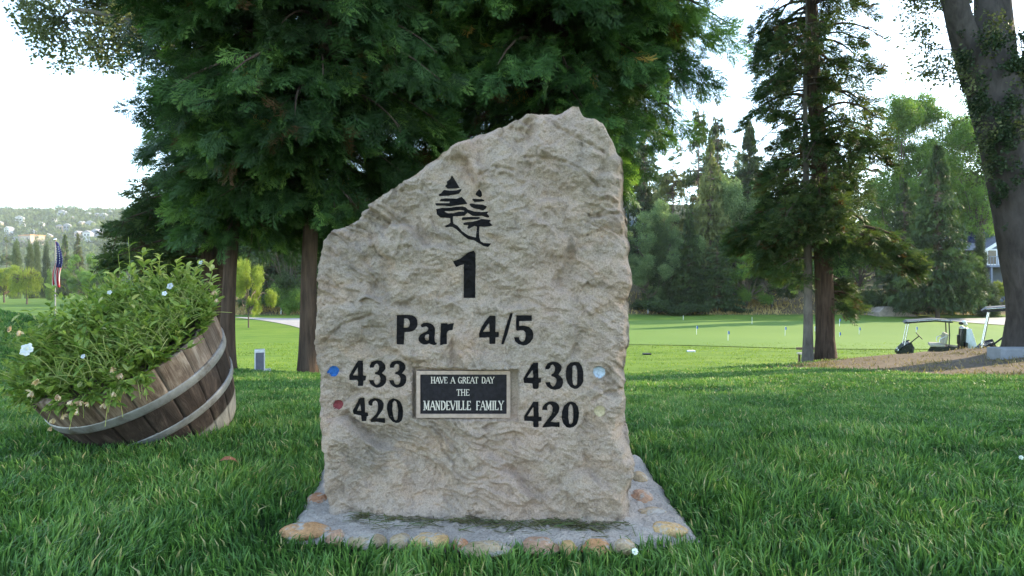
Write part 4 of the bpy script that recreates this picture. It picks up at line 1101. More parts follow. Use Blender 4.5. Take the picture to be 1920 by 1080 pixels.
# ------------------------------------------------------------------ conifers with drooping branches
def conifer(label, base, height, trunk_r, prof, n_br, per, size, mats, seed, tpl_hi=SP_HI, split=99.0, droop=0.35, s0=0.22, name='cedar_tree', lean=(0, 0), up0=0.25, dead=0.025, sides=26, group=None, sectors=None, cat='tree', hang=0.55, rough=0.13, br_r=0.02, dens=None):
    r = np.random.default_rng(seed)
    bx, by = base; bz = gz(bx, by)
    t = empty(name, (bx, by, bz), label, cat, group)
    tr = MB()
    zs = np.linspace(-0.15, height, 46)
    path = np.stack([lean[0] * zs / height + 0.04 * np.sin(zs * 0.8 + seed) * (zs > 0), lean[1] * zs / height + 0.03 * np.sin(zs + seed), zs], -1)
    rad = trunk_r * (np.clip(1 - zs / height, 0.03, 1) ** 0.75) * (1 + 0.38 * np.exp(-np.maximum(zs, 0) / 0.28))
    tube(tr, path, rad, sides, rough=rough, seed=seed)
    pz = np.array([p[0] for p in prof]); pr = np.array([p[1] for p in prof])
    cr = MB()
    # branch heights follow the profile where there is crown
    cdf = np.cumsum(np.interp(np.linspace(pz[0], pz[-1], 400), pz, np.sqrt(pr + 0.05))); cdf /= cdf[-1]
    z0s = np.interp(r.random(n_br), cdf, np.linspace(pz[0], pz[-1], 400))
    hi_p, hi_M, hi_s, hi_t = [], [], [], []; lo_p, lo_M, lo_s, lo_t = [], [], [], []
    for z0 in z0s:
        az = r.random() * 6.283 if sectors is None else r.normal(*sectors)
        L = np.interp(z0, pz, pr) * r.uniform(0.62, 1.08)
        if L < 0.12: continue
        zt = z0 - bz                      # profile heights are world heights
        c0 = np.array([np.interp(zt, zs, path[:, 0]), np.interp(zt, zs, path[:, 1]), zt + droop * L * 0.5])
        o = np.array([math.cos(az), math.sin(az), 0]); sdv = np.array([-math.sin(az), math.cos(az), 0])
        bow = r.normal(0, 0.12)
        def at(s): return c0 + o * (L * s)[:, None] + sdv * (bow * L * s * s)[:, None] + np.array([0, 0, 1]) * (up0 * L * s - (droop + up0) * L * s * s)[:, None]
        s = np.linspace(0, 1, 8)
        tube(tr, at(s), np.linspace(min(br_r * L + 0.006, trunk_r * 0.5), 0.004, 8), 5, cap=False)
        if r.random() < 0.30:
            for _ in range(3):
                a_ = at(np.array([r.uniform(.3, .95)]))[0]; e_ = a_ + o * r.uniform(0, .25) + sdv * r.normal(0, .2) + np.array([0, 0, -r.uniform(.12, .4)])
                tw_ = np.array([a_ + (e_ - a_) * q_ + r.normal(0, .02, 3) * (0 < q_ < 1) for q_ in np.linspace(0, 1, 5)])
                tube(tr, tw_, np.linspace(.006, .002, 5), 4, cap=False)
        n = max(4, int(per * L * (1.0 if dens is None else np.interp(z0, *zip(*dens)) * r.choice([0.35, 0.8, 1.2, 1.5]))))
        s = s0 + (1 - s0) * r.random(n) ** 0.75
        lat = r.normal(0, 0.20, n) * L * (1.05 - s * 0.55)
        p = at(s) + sdv * lat[:, None] + np.array([0, 0, 1]) * (-np.abs(lat) * 0.25 - r.random(n) * 0.10 * L + r.normal(0, 0.05, n))[:, None]
        d = o * 0.75 + sdv * np.sign(lat)[:, None] * r.uniform(0.0, 0.8, n)[:, None] + np.array([0, 0, 1]) * r.normal(-hang, 0.28, n)[:, None] + r.normal(0, 0.22, (n, 3))
        upv = np.array([0, 0, 1.0]) + r.normal(0, 0.55, (n, 3))
        M = frames(d, upv); S_ = size * r.uniform(0.65, 1.25, n) * (0.8 + 0.4 * min(1, L))
        bt = r.normal(0.48, 0.13)
        ti = np.clip(bt + r.normal(0, 0.17, n), 0.08, 0.90)
        if r.random() < 0.05: ti = np.clip(ti + 0.28, 0, 0.93)
        dd = r.random(n) < dead; ti[dd] = np.where(r.random(dd.sum()) < .8, 0.0, 1.0)
        (hi_p if z0 < split else lo_p).append(p); (hi_M if z0 < split else lo_M).append(M); (hi_s if z0 < split else lo_s).append(S_); (hi_t if z0 < split else lo_t).append(ti)
    if hi_p: put(cr, tpl_hi, np.concatenate(hi_p), np.concatenate(hi_M), np.concatenate(hi_s), np.concatenate(hi_t), r)
    if lo_p: put(cr, SP_LO, np.concatenate(lo_p), np.concatenate(lo_M), np.concatenate(lo_s) * 1.35, np.concatenate(lo_t), r)
    tr.obj('trunk', mats[1], t, smooth=True)
    cr.obj('crown', mats[0], t)
    return t

conifer('broad cedar whose drooping canopy hangs over the carved stone, trunk hidden by the stone', (0.55, 8.7), 13.0, 0.20,
        [(2.1, 0.9), (2.6, 1.7), (3.2, 2.1), (4.05, 2.35), (5.0, 2.3), (8, 1.9), (11, 0.9), (12.6, 0.2)], 340, 36, 0.28, (M_cedar, M_bark), 21, split=5.6)
conifer('slender-trunked cedar just left of the stone with dark hanging sprays', (-2.47, 7.1), 10.5, 0.098,
        [(1.2, 0.8), (1.75, 1.3), (2.6, 1.7), (3.6, 1.95), (4.8, 1.9), (7, 1.5), (10, 0.3)], 290, 36, 0.265, (M_cedar, M_bark), 22, split=5.0, lean=(0.45, 0.1))
conifer('cedar with a thin dark trunk right against the grey trunk behind the barrel', (-3.36, 7.0), 10.0, 0.080,
        [(1.15, 0.5), (1.7, 0.85), (3.0, 0.95), (4.5, 0.95), (7, 0.8), (9.6, 0.2)], 170, 40, 0.25, (M_cedar, M_bark), 23, split=5.0, lean=(0.35, 0.1))
conifer('lacy dark conifer with a thick grey-brown trunk behind the planted barrel', (-3.94, 7.75), 9.5, 0.185,
        [(0.75, 1.1), (1.05, 1.25), (1.4, 1.15), (1.9, 0.98), (2.6, 0.9), (3.4, 0.7), (4.4, 0.55), (6.5, 0.42), (9, 0.12)], 190, 62, 0.15, (M_conifer, M_bark), 24, sectors=(2.9, 0.9), tpl_hi=SP_MF, split=5.6, hang=0.1, droop=0.2, name='conifer_tree')
conifer('low young conifer at the left of the grey-brown trunk behind the barrel', (-5.05, 8.4), 2.6, 0.05,
        [(-0.2, 0.6), (0.4, 0.72), (1.0, 0.62), (1.5, 0.36), (1.95, 0.08)], 90, 85, 0.15, (M_conifer, M_bark), 28, tpl_hi=SP_MF, hang=0.05, droop=0.15, name='conifer_tree')
conifer('tall conifer with a thick furrowed trunk and open upper crown by the putting green', (6.42, 12.0), 15.0, 0.178,
        [(0.15, 0.6), (0.5, 1.1), (1.0, 1.65), (1.9, 1.75), (2.7, 1.5), (3.3, 1.4), (4.2, 1.45), (6.2, 1.4), (8, 1.1), (11, 0.8), (14.5, 0.1)], 230, 74, 0.20, (M_conifer, M_bark), 25, tpl_hi=SP_MF, split=8.5, s0=0.45, droop=0.30, hang=0.12, name='conifer_tree', dead=0.05, lean=(-0.55, 0), br_r=0.026, dens=[(0.5, 1.5), (1.7, 1.5), (2.2, 1.1), (2.8, 0.85), (3.6, 0.72), (5, 0.7), (9, 0.6)], up0=0.55)
conifer('thin conifer trunk standing close beside the thick furrowed one', (5.98, 11.9), 8.0, 0.092,
        [(0.3, 0.3), (0.9, 0.95), (1.8, 1.0), (2.8, 0.6), (4.5, 0.6), (7.5, 0.1)], 60, 60, 0.24, (M_conifer, M_bark_grey), 26, tpl_hi=SP_MF, s0=0.3, droop=0.22, hang=0.15, name='conifer_tree', dead=0.04)

# ------------------------------------------------------------------ broadleaf trees
def leaf_volume(mb, blobs, n, size, r, gap=0.0, f=0.9, tint0=0.5, tpl=CL, seed=0):
    """leaf clumps through ellipsoids; noise leaves gaps"""
    vol = np.array([b[1][0] * b[1][1] * b[1][2] for b in blobs]) ** 0.75; vol /= vol.sum()
    for (c, e), w_ in zip(blobs, vol):
        k = int(n * w_); d = rnd_unit(k, r); rr = r.random(k) ** 0.38
        p = np.array(c) + d * rr[:, None] * np.array(e)
        p += 0.12 * np.array(e).mean() * np.stack([n3(p, f * 1.7, seed + 1), n3(p, f * 1.7, seed + 2), n3(p, f * 1.7, seed + 3)], -1)
        p = p[n3(p, f, seed) > gap + 0.15 * (rr - 0.7)]
        k = len(p); 
        if not k: continue
        ti = np.clip(tint0 + 0.42 * n3(p, f * 1.3, seed + 7) + r.normal(0, 0.15, k), 0, 1)
        put(mb, tpl, p, frames(rnd_unit(k, r), rnd_unit(k, r)), size * r.uniform(0.7, 1.3, k), ti, r)
def limb(mb, a, b, r0, r1, r, n=9, wob=0.08, sides=7, sag=0.0):
    a = np.array(a, float); b = np.array(b, float); L = np.linalg.norm(b - a); t = np.linspace(0, 1, n)[:, None]
    w1 = r.normal(0, wob, 3) * L; w2 = r.normal(0, wob * .6, 3) * L
    p = a + (b - a) * t + np.sin(t * np.pi) * w1 + np.sin(t * 2 * np.pi) * w2 + np.array([0, 0, sag * L]) * np.sin(t * np.pi)
    tube(mb, p, np.linspace(r0, r1, n), sides, cap=False)
    return p

# oak on the right with ivy
OY = 9.7; k_ = OY / F
def OP(px, py, Y=OY): return np.array(W(px + 10, py, Y))
ob = G(1950, OY)
oak = empty('oak_tree', ob, 'large leaning oak with a forked grey trunk at the right edge', 'tree')
obv = np.array(ob); ro = np.random.default_rng(31)
tr = MB()
P = [(1968, 672), (1962, 640), (1953, 590), (1943, 530), (1929, 470), (1914, 400), (1898, 330), (1880, 260), (1860, 195), (1846, 140), (1840, 120)]
rd = [84, 70, 59, 54, 51, 48, 46, 44, 42, 38, 26]
tube(tr, [OP(*p) - obv for p in P], np.array(rd) * k_, 40, rough=0.10, seed=3)
def limb_px(pts, rads, Y0, Y1, n=12, seed=0):
    q = np.array([OP(p[0], p[1], Y0 + (Y1 - Y0) * i / (len(pts) - 1)) - obv for i, p in enumerate(pts)])
    tt_ = np.linspace(0, len(pts) - 1, n); q2 = np.stack([np.interp(tt_, range(len(pts)), q[:, a]) for a in range(3)], -1)
    tube(tr, q2, np.interp(tt_, range(len(pts)), rads) * k_, 18, rough=0.10, seed=seed); return q2
limb_px([(1832, 160), (1808, 95), (1788, 40), (1772, -30), (1740, -150), (1700, -330)], [30, 24, 20, 18, 15, 9], OY, OY - 0.6, seed=4)
limb_px([(1854, 150), (1852, 60), (1850, -20), (1850, -140), (1880, -320), (1900, -480)], [38, 31, 28, 25, 20, 10], OY, OY + 0.5, seed=5)
limb_px([(1895, 285), (1912, 210), (1924, 140), (1945, 60), (1990, -50), (2080, -250)], [26, 23, 21, 20, 17, 9], OY, OY - 0.4, seed=6)
blobs = []
for c, e in (((1700, -420), (2.2, 2.2, 1.5)), ((1880, -560), (2.6, 2.6, 1.7)), ((2080, -350), (2.5, 2.4, 1.6)), ((2250, -200), (1.9, 2.2, 1.4)), ((1960, -250), (2.0, 2.4, 1.2)), ((1640, -250), (1.3, 1.8, 0.9))):
    q = OP(*c) - obv; blobs.append((q, e))
    limb(tr, OP(1880, -100) - obv, q, 0.12, 0.03, ro)
cr = MB(); leaf_volume(cr, blobs, 9000, 0.17, ro, -0.05, 0.7, 0.5)
# hanging twigs with leaves near the fork, seen against the sky
tw = []
for a, b in (((1800, 60), (1738, 140)), ((1812, 110), (1742, 120)), ((1800, 150), (1730, 135)), ((1760, -30), (1700, 60)), ((1750, -40), (1690, -5)), ((1870, 330), (1830, 215)), ((1790, 90), (1715, 60)), ((1850, 240), (1815, 330)), ((1930, 180), (1905, 250)), ((1900, 60), (1925, 150)), ((1930, 100), (1950, 260)), ((1840, 30), (1835, 90))):
    p = limb(tr, OP(*a, OY - .15) - obv, OP(*b, OY - .5) - obv, 0.010, 0.003, ro, 9, 0.12, 5, -0.05)
    for q in p[3:]:
        for _ in range(4): tw.append(q + ro.normal(0, 0.09, 3))
for _ in range(150): tw.append(OP(ro.uniform(1690, 1800), ro.uniform(-60, 20)) - obv + ro.normal(0, 0.1, 3))
tw = np.array(tw); put(cr, CL, tw, frames(rnd_unit(len(tw), ro), rnd_unit(len(tw), ro)), ro.uniform(0.10, 0.20, len(tw)), np.clip(ro.normal(.4, .2, len(tw)), 0, 1), ro)
M_oakbark = mat_bark('oak_bark', (0.020, 0.017, 0.017), (0.088, 0.076, 0.074), 0.35, 9)
tr.obj('trunk', M_oakbark, oak, smooth=True); cr.obj('crown', M_oak, oak)
# ivy leaves over the trunk
iv = MB(); n = 5200; ti = ro.random(n)
py = 60 + 385 * ti ** 0.9; cxp = np.interp(py, [0, 60, 130, 195, 260, 330, 400, 470], [1850, 1850, 1848, 1862, 1880, 1898, 1914, 1926]); rdp = np.interp(py, [0, 130, 260, 400, 470], [75, 62, 52, 51, 52])
th = ro.uniform(-0.2, math.pi + 0.2, n)
clump = fbm(th * 1.6, py / 45, 3, 7); keep = clump > 0.10 + 0.5 * sstep(330, 440, py)
x = cxp - np.cos(th) * rdp * 0.98; yy = OY - np.sin(th) * rdp * k_ * 1.03 - np.abs(ro.normal(0, 0.025, n))
pos = np.array([OP(a, b, c) for a, b, c in zip(x[keep], py[keep], yy[keep])]); n = len(pos)
nd_ = np.stack([-np.cos(th[keep]), -np.sin(th[keep]), 0 * th[keep] + 0.3], -1)
put(iv, [leaf_clump(k, 6, 0.62, 0.24) for k in range(60, 63)], pos - obv, frames(nd_ + ro.normal(0, .5, (n, 3)), rnd_unit(n, ro)), ro.uniform(0.05, 0.085, n), np.clip(ro.normal(0.45, 0.2, n), 0, 1), ro)
o = iv.obj('ivy_vine', M_ivy); o.location = ob
tag(o, 'dark green ivy climbing the forked oak trunk', 'ivy')

def broadleaf(label, base, trunk, blobs, n, size, mats, seed, gap=0.0, f=0.9, tpl=None, group=None, name='broadleaf_tree', tr_r=0.2):
    r = np.random.default_rng(seed); bx, by = base; b = np.array([bx, by, gz(bx, by)])
    t = empty(name, b, label, 'tree', group); tr = MB(); cr = MB()
    p = np.array([b * 0 + [0, 0, -0.2]] + [np.array(q) - b for q in trunk]); tt_ = np.linspace(0, len(p) - 1, 20)
    q = np.stack([np.interp(tt_, range(len(p)), p[:, a]) for a in range(3)], -1)
    tube(tr, q, np.linspace(tr_r, tr_r * 0.35, 20), 16, rough=0.1, seed=seed)
    bl = [(np.array(c) - b, e) for c, e in blobs]
    for c, e in bl:
        s = q[int(np.argmin(np.linalg.norm(q - (c - [0, 0, e[2]]), axis=1)))]
        pth = limb(tr, s, c, tr_r * 0.32, 0.012, r, 11)
        for _ in range(9): limb(tr, pth[r.integers(3, 11)], c + rnd_unit(1, r)[0] * np.array(e) * 0.85, 0.018, 0.004, r, 7, 0.12, 5)
    leaf_volume(cr, bl, n, size, r, gap, f, 0.5, seed=seed, tpl=tpl or CL)
    tr.obj('trunk', mats[1], t, smooth=True); cr.obj('crown', mats[0], t)
    return t
# broadleaf reaching out over the sky at upper left
BY = 11.5
broadleaf('airy grey-green oak reaching out against the sky behind the dark conifers', (-6.0, BY), [W(385, 400, BY), W(380, 150, BY), W(370, -100, BY), W(360, -300, BY)],
          [(W(235, 75, BY - 0.3), (1.0, 1.2, 0.62)), (W(150, 85, BY), (0.9, 1.0, 0.60)), (W(190, 15, BY), (1.3, 1.2, 0.6)), (W(110, 45, BY - .2), (0.7, 0.8, 0.5)), (W(280, 20, BY), (1.1, 1.1, 0.7)), (W(250, -70, BY), (1.5, 1.4, 0.8)), (W(330, -200, BY), (1.7, 1.7, 1.1)), (W(420, -120, BY), (1.5, 1.5, 1.0)), (W(130, -50, BY), (1.1, 1.0, 0.7))], 8500, 0.145, (M_oak, M_bark_grey), 41, 0.10, 1.7, name='oak_tree', tr_r=0.24, tpl=[leaf_clump(k, 9, 0.50, 0.17) for k in range(80, 84)])
# oaks out of frame to the right whose crowns keep the lawn in shade
def side_oak(x, y, h, R_, seed, label):
    z = gz(x, y)
    rr = np.random.default_rng(seed)
    bl = [((x + rr.uniform(-.5, .5) * R_, y + rr.uniform(-.5, .5) * R_, z + h * rr.uniform(.30, .9)), (R_ * .62, R_ * .62, h * .2)) for _ in range(9)]
    return broadleaf(label, (x, y), [(x, y, z + h * .4), (x + .3, y, z + h * .8)], bl, 5200, 0.34, (M_oak, M_bark_grey), seed, -0.25, 0.5, name='oak_tree', tr_r=0.4)

# ------------------------------------------------------------------ trees farther off: unit meshes, copied and scaled
def unit_conifer(seed, n_br=210, per=70, size=0.028, power=0.85, z0=0.06, droop=0.35, tpl=SP_LO, gappy=0.0, rr=1.0):
    r = np.random.default_rng(seed); tr = MB(); cr = MB()
    tube(tr, [(0, 0, -0.03), (0, 0, 0.02), (0.004, 0, 0.5), (0, 0, 1.0)], [0.060, 0.045, 0.024, 0.003], 9)
    for k in range(n_br):
        h = z0 + (1 - z0) * r.random() ** 1.25
        if gappy and gn(h * 9, seed * 1.3, seed) < -gappy: continue
        L = ((1 - h) ** power * 0.98 + 0.03) * r.uniform(0.55, 1.1) * rr
        az = r.random() * 6.283; o = np.array([math.cos(az), math.sin(az), 0]); sd = np.array([-o[1], o[0], 0])
        n = int(per * (L + 0.12)); s = 0.15 + 0.85 * r.random(n) ** 0.7
        p = np.array([0, 0, h]) + o * (L * s)[:, None] + sd * (r.normal(0, .16, n) * L)[:, None] + np.array([0, 0, 1]) * ((0.10 * s - droop * 0.4 * s * s) * L * 0.45 + r.normal(0, .006, n))[:, None]
        d = o + sd * r.normal(0, .5, n)[:, None] + np.array([0, 0, 1]) * r.normal(-.25, .3, n)[:, None]
        put(cr, tpl, p, frames(d * [1, 1, .35], rnd_unit(n, r) + [0, 0, 1.2]), np.stack([size * 3.2 * r.uniform(.6, 1.3, n)] * 2 + [size * r.uniform(.6, 1.3, n)], -1), np.clip(r.normal(.5, .2) + r.normal(0, .14, n), 0, 1), r)
        tube(tr, np.array([0, 0, h]) + o * (L * np.linspace(0, .8, 3))[:, None] * 1.0, [0.008, 0.005, 0.002], 4, cap=False)
    return tr, cr
def put3(mb, tpls, pos, M, scale3, tint, r): put(mb, tpls, pos, M, scale3, tint, r)
UNIT = {}
def unit(key, tr, cr): UNIT[key] = (tr.mesh('trunk', M_bark_far, True), cr.mesh('crown', M_dist_dark))
for key, kw in (('con_a', dict(seed=1)), ('con_b', dict(seed=2, n_br=170, power=0.7, gappy=0.12)), ('con_c', dict(seed=3, n_br=300, power=0.9, per=85)), ('spire', dict(seed=4, n_br=190, per=46, power=0.75, gappy=0.05, z0=0.1))):
    unit(key, *unit_conifer(**kw))
def unit_broad(seed, blobs, n, size, gap, f, z0=0.3, asp=3.0):
    r = np.random.default_rng(seed); tr = MB(); cr = MB()
    tube(tr, [(0, 0, -0.03), (0.02, 0, 0.15), (0, 0.02, z0), (0, 0, 0.75)], [0.05, 0.035, 0.03, 0.008], 9)
    for c, e in blobs: limb(tr, (0, 0, z0 * r.uniform(.7, 1)), c, 0.016, 0.004, r, 7, 0.06, 5)
    leaf_volume(cr, [((c[0], c[1], c[2] * asp), (e[0], e[1], e[2] * asp)) for c, e in blobs], n, size, r, gap, f, 0.5, seed=seed)
    cr.v = [q * [1, 1, 1 / asp] for q in cr.v]
    return tr, cr
rr_ = np.random.default_rng(55)
def around(n, sp, z0, z1, e): return [((rr_.normal(0, sp), rr_.normal(0, sp), rr_.uniform(z0, z1)), e) for _ in range(n)]
unit('round', *unit_broad(51, around(18, .42, .24, .86, (.32, .32, .11)), 7500, 0.12, -0.06, 3, 0.25, 2.6))
unit('round_b', *unit_broad(56, around(20, .44, .18, .88, (.28, .28, .10)), 7500, 0.11, -0.06, 3.5, 0.2, 2.8))
unit('poplar', *unit_broad(52, [((rr_.normal(0, .38), rr_.normal(0, .38), z), (.32, .32, .10)) for z in np.linspace(.12, .90, 30)], 11000, 0.10, -0.14, 3.5, 0.3, 5.0))
unit('cypress', *unit_broad(53, [((rr_.normal(0, .10), rr_.normal(0, .10), z), (.8 - .72 * max(0, z - .3), .8 - .72 * max(0, z - .3), .12)) for z in np.linspace(.06, .90, 12)], 6000, 0.13, -0.3, 3, 0.1, 4.0))
unit('shrub', *unit_broad(54, around(10, .42, .15, .72, (.42, .42, .24)), 4000, 0.16, -0.16, 3, 0.15, 1.2))
def unit_willow(seed):
    r = np.random.default_rng(seed); tr = MB(); cr = MB()
    tube(tr, [(0, 0, -0.03), (0.05, 0, 0.2), (0, 0.03, .55)], [0.06, 0.045, 0.02], 9)
    for k in range(110):
        a = r.random() * 6.283; rr2 = math.sqrt(r.random()) * .9; x, y = rr2 * math.cos(a), rr2 * math.sin(a); top = 1 - .35 * rr2 ** 2 - .12 * r.random(); ln = r.uniform(.3, .75) * top
        n = 26; s = r.random(n); p = np.stack([x + .06 * r.normal(size=n), y + .06 * r.normal(size=n), top - ln * s], -1)
        put(cr, SP_LO, p, frames(np.tile([0.05, 0, -1.], (n, 1)) + r.normal(0, .25, (n, 3)), rnd_unit(n, r)), np.full(n, .085), np.clip(.5 + r.normal(0, .2, n), 0, 1), r)
        limb(tr, (0, 0.02, .5), (x, y, top - .03), .012, .004, r, 6, .05, 4)
    return tr, cr
unit('willow', *unit_willow(58))

def far_tree(key, px, top, Y, hw, label, mat, name='distant_tree', group=None, base_py=None, cat='tree', rz=None, trunk=None):
    x = (px - 960) / F * Y; zb = gz(x, Y) if base_py is None else H - (base_py - 530) / F * Y
    zt = H - (top - 530) / F * Y; w_ = hw / F * Y
    t = empty(name, (x, Y, zb - 0.05), label, cat, group, rng.random() * 6.28 if rz is None else rz)
    t.scale = (w_, w_, zt - zb)
    a, b = UNIT[key]
    child('trunk', a, t)
    o = child('crown', b, t); o.material_slots[0].link = 'OBJECT'; o.material_slots[0].material = mat
    return t
gB = 'trees along the wooded bank beyond the green'
for a in (('spire', 1310, 168, 72, 56, 'tallest thin-topped conifer rising on the bank just right of the stone', M_dist_mid, 'conifer_tree'),
          ('spire', 1346, 188, 78, 54, 'second thin-topped conifer, just right of the tallest one on the bank', M_dist_mid, 'conifer_tree'),
          ('con_b', 1262, 240, 74, 58, 'olive sunlit conifer left of the two thin-topped spires', M_dist_olive, 'conifer_tree'),
          ('con_a', 1208, 246, 80, 60, 'dark conifer nearest the right edge of the stone on the bank', M_dist_dark, 'conifer_tree'),
          ('con_a', 1332, 268, 66, 62, 'olive-topped conifer below the two thin spires', M_dist_olive, 'conifer_tree'),
          ('con_c', 1405, 226, 84, 58, 'bluish far conifer just left of the thick furrowed trunk', M_dist_dark, 'conifer_tree'),
          ('con_c', 1372, 330, 86, 44, 'small dark far conifer between the spires and the furrowed trunk', M_dist_dark, 'conifer_tree'),
          ('round', 1388, 300, 67, 58, 'pale rounded broadleaf in front of the far bluish conifer', M_pale, 'broadleaf_tree'),
          ('round_b', 1240, 360, 64, 56, 'pale green broadleaf right beside the stone on the bank', M_pale, 'broadleaf_tree'),
          ('round', 1216, 462, 60, 46, 'low pale blue-green bushy tree right beside the stone', M_pale, 'broadleaf_tree'),
          ('cypress', 1236, 405, 61, 34, 'dark pointed evergreen in front of the pale broadleaf', M_dist_dark, 'evergreen_tree'),
          ('con_c', 1292, 395, 60, 46, 'mid-sized dark conifer at the green edge below the olive conifer', M_dist_dark, 'conifer_tree'),
          ('con_a', 1345, 440, 59.5, 48, 'low dark conifer at the green edge right of the mid-sized dark one', M_dist_dark, 'conifer_tree'),
          ('round_b', 1400, 455, 60.5, 52, 'dark broadleaf with bare lower stems left of the thin trunk', M_decid, 'broadleaf_tree'),
          ('round', 1447, 470, 61, 46, 'small dark tree above the dry slope left of the thin trunk', M_dist_dark, 'broadleaf_tree'),
          ('poplar', 1690, 150, 74, 84, 'tall bright green poplar just right of the thick furrowed trunk', M_decid, 'poplar_tree'),
          ('poplar', 1768, 138, 76, 88, 'tallest bright green poplar behind the dark conical conifer', M_decid, 'poplar_tree'),
          ('poplar', 1832, 190, 72, 68, 'bright green poplar nearest the oak trunk', M_decid, 'poplar_tree'),
          ('con_c', 1758, 272, 54, 84, 'large dark conical conifer behind the golf cart', M_dist_dark, 'conifer_tree'),
          ('con_a', 1695, 340, 58, 60, 'dark conifer half hidden behind the furrowed trunk tree', M_dist_dark, 'conifer_tree'),
          ('cypress', 1838, 430, 56, 19, 'small narrow conical evergreen in front of the grey house', M_dist_dark, 'evergreen_tree'),
          ('cypress', 1858, 528, 55, 20, 'low clipped cone shrub left of the oak base', M_dist_dark, 'evergreen_tree'),
          ('round_b', 1880, 300, 76, 46, 'yellow-green sunlit tree behind the oak trunk', M_yellow, 'broadleaf_tree'),
          ('round', 1888, 515, 57, 20, 'small yellow-green bush against the oak trunk', M_yellow, 'broadleaf_tree'),
          ('con_a', 1560, 250, 78, 60, 'far conifer directly behind the thick furrowed trunk', M_dist_mid, 'conifer_tree'),
          ('con_b', 1490, 290, 74, 54, 'far conifer behind the thin trunk', M_dist_mid, 'conifer_tree'),
          ('round', 1610, 400, 63, 60, 'dark green broadleaf behind the sunlit side of the furrowed tree', M_decid, 'broadleaf_tree'),
          ('shrub', 1612, 528, 58.5, 40, 'dark leafy shrub at the green edge right of the thick trunk', M_dist_dark, 'shrub'),
          ('shrub', 1645, 545, 58.5, 20, 'pale-leaved shrub beside the wooden ramp', M_pale, 'shrub'),
          ('shrub', 1712, 556, 58, 24, 'green shrub above the golf cart roof', M_decid, 'shrub'),
          ('shrub', 1806, 548, 58, 26, 'bright green shrub behind the golf bag', M_decid, 'shrub'),
          ('shrub', 1762, 560, 60, 40, 'dark shrub between the two green ones behind the cart', M_dist_dark, 'shrub'),
          ('shrub', 1235, 556, 58.5, 48, 'dark shrub along the green beside the stone', M_dist_dark, 'shrub'),
          ('shrub', 1300, 566, 58.8, 36, 'low dark shrub at the green edge below the mid-sized conifer', M_dist_dark, 'shrub'),
          ('shrub', 1380, 574, 58.6, 22, 'tiny shrub at the green edge left of the dry slope', M_dist_dark, 'shrub'),
          ('con_a', 498, 330, 62, 62, 'dark conifer seen between the barrel and the slender trunk', M_dist_dark, 'conifer_tree'),
          ('round_b', 545, 395, 60, 56, 'dark broadleaf beyond the cart path left of the slender trunk', M_dist_dark, 'broadleaf_tree'),
          ('round', 590, 430, 64, 50, 'dark broadleaf directly behind the slender trunk', M_decid, 'broadleaf_tree'),
          ('round', 452, 400, 66, 44, 'mid-green broadleaf behind the bright sapling', M_decid, 'broadleaf_tree'),
          ('shrub', 540, 516, 59, 34, 'rounded green shrub on the bank beyond the cart path', M_decid, 'shrub'),
          ('con_c', 600, 300, 70, 60, 'tall dark conifer behind the left edge of the stone', M_dist_dark, 'conifer_tree'),
          ('con_a', 700, 280, 70, 60, 'tall dark conifer far behind the stone', M_dist_dark, 'conifer_tree'),
          ('con_c', 800, 300, 66, 62, 'second tall dark conifer far behind the stone', M_dist_dark, 'conifer_tree'),
          ('round_b', 880, 400, 61, 56, 'broadleaf at the foot of the bank behind the stone', M_decid, 'broadleaf_tree'),
          ('con_a', 960, 270, 68, 60, 'conifer on the bank behind the middle of the stone', M_dist_mid, 'conifer_tree'),
          ('con_c', 1050, 290, 64, 58, 'dark conifer on the bank behind the right part of the stone', M_dist_dark, 'conifer_tree'),
          ('round', 1130, 390, 62, 56, 'rounded dark broadleaf hidden by the right edge of the stone', M_dist_dark, 'broadleaf_tree')):
    far_tree(*a, group=gB)
far_tree('round', 466, 466, 42, 32, 'bright yellow-green sapling right of the dark trunk behind the barrel', M_yellow, 'sapling', trunk=1)
gV = 'trees across the valley fairway'
for a in (('round', 8, 486, 120, 34, 'yellow-green rounded tree at the left edge of the valley', M_yellow, 'broadleaf_tree'),
          ('willow', 50, 494, 105, 28, 'weeping yellow-green tree left of the flag', M_yellow, 'willow_tree'),
          ('cypress', 30, 448, 170, 13, 'leftmost tall columnar tree across the fairway', M_dist_mid, 'columnar_tree'),
          ('cypress', 56, 452, 175, 12, 'second columnar tree, behind the weeping tree', M_dist_mid, 'columnar_tree'),
          ('cypress', 68, 446, 180, 11, 'columnar tree just left of the dark one by the flag', M_dist_mid, 'columnar_tree'),
          ('cypress', 86, 454, 175, 10, 'dark columnar tree just left of the flag', M_dist_dark, 'columnar_tree'),
          ('con_c', 122, 440, 185, 22, 'tall conifer right beside the flag', M_dist_mid, 'conifer_tree'),
          ('con_a', 146, 436, 195, 18, 'tallest olive conifer right of the flag', M_dist_olive, 'conifer_tree'),
          ('round_b', 165, 468, 150, 28, 'green broadleaf below the olive conifer right of the flag', M_decid, 'broadleaf_tree'),
          ('con_a', 196, 456, 165, 18, 'conifer nearest the lacy dark tree across the fairway', M_dist_olive, 'conifer_tree'),
          ('round', 182, 500, 130, 24, 'low green tree above the planted barrel', M_decid, 'broadleaf_tree'),
          ('con_b', 12, 445, 210, 20, 'far conifer above the yellow-green rounded tree', M_dist_mid, 'conifer_tree'),
          ('con_c', 215, 470, 160, 20, 'conifer half hidden by the lacy dark tree', M_dist_mid, 'conifer_tree'),
          ('cypress', 93, 505, 140, 8, 'short columnar tree right under the dark one by the flag', M_decid, 'columnar_tree')):
    far_tree(*a, group=gV)
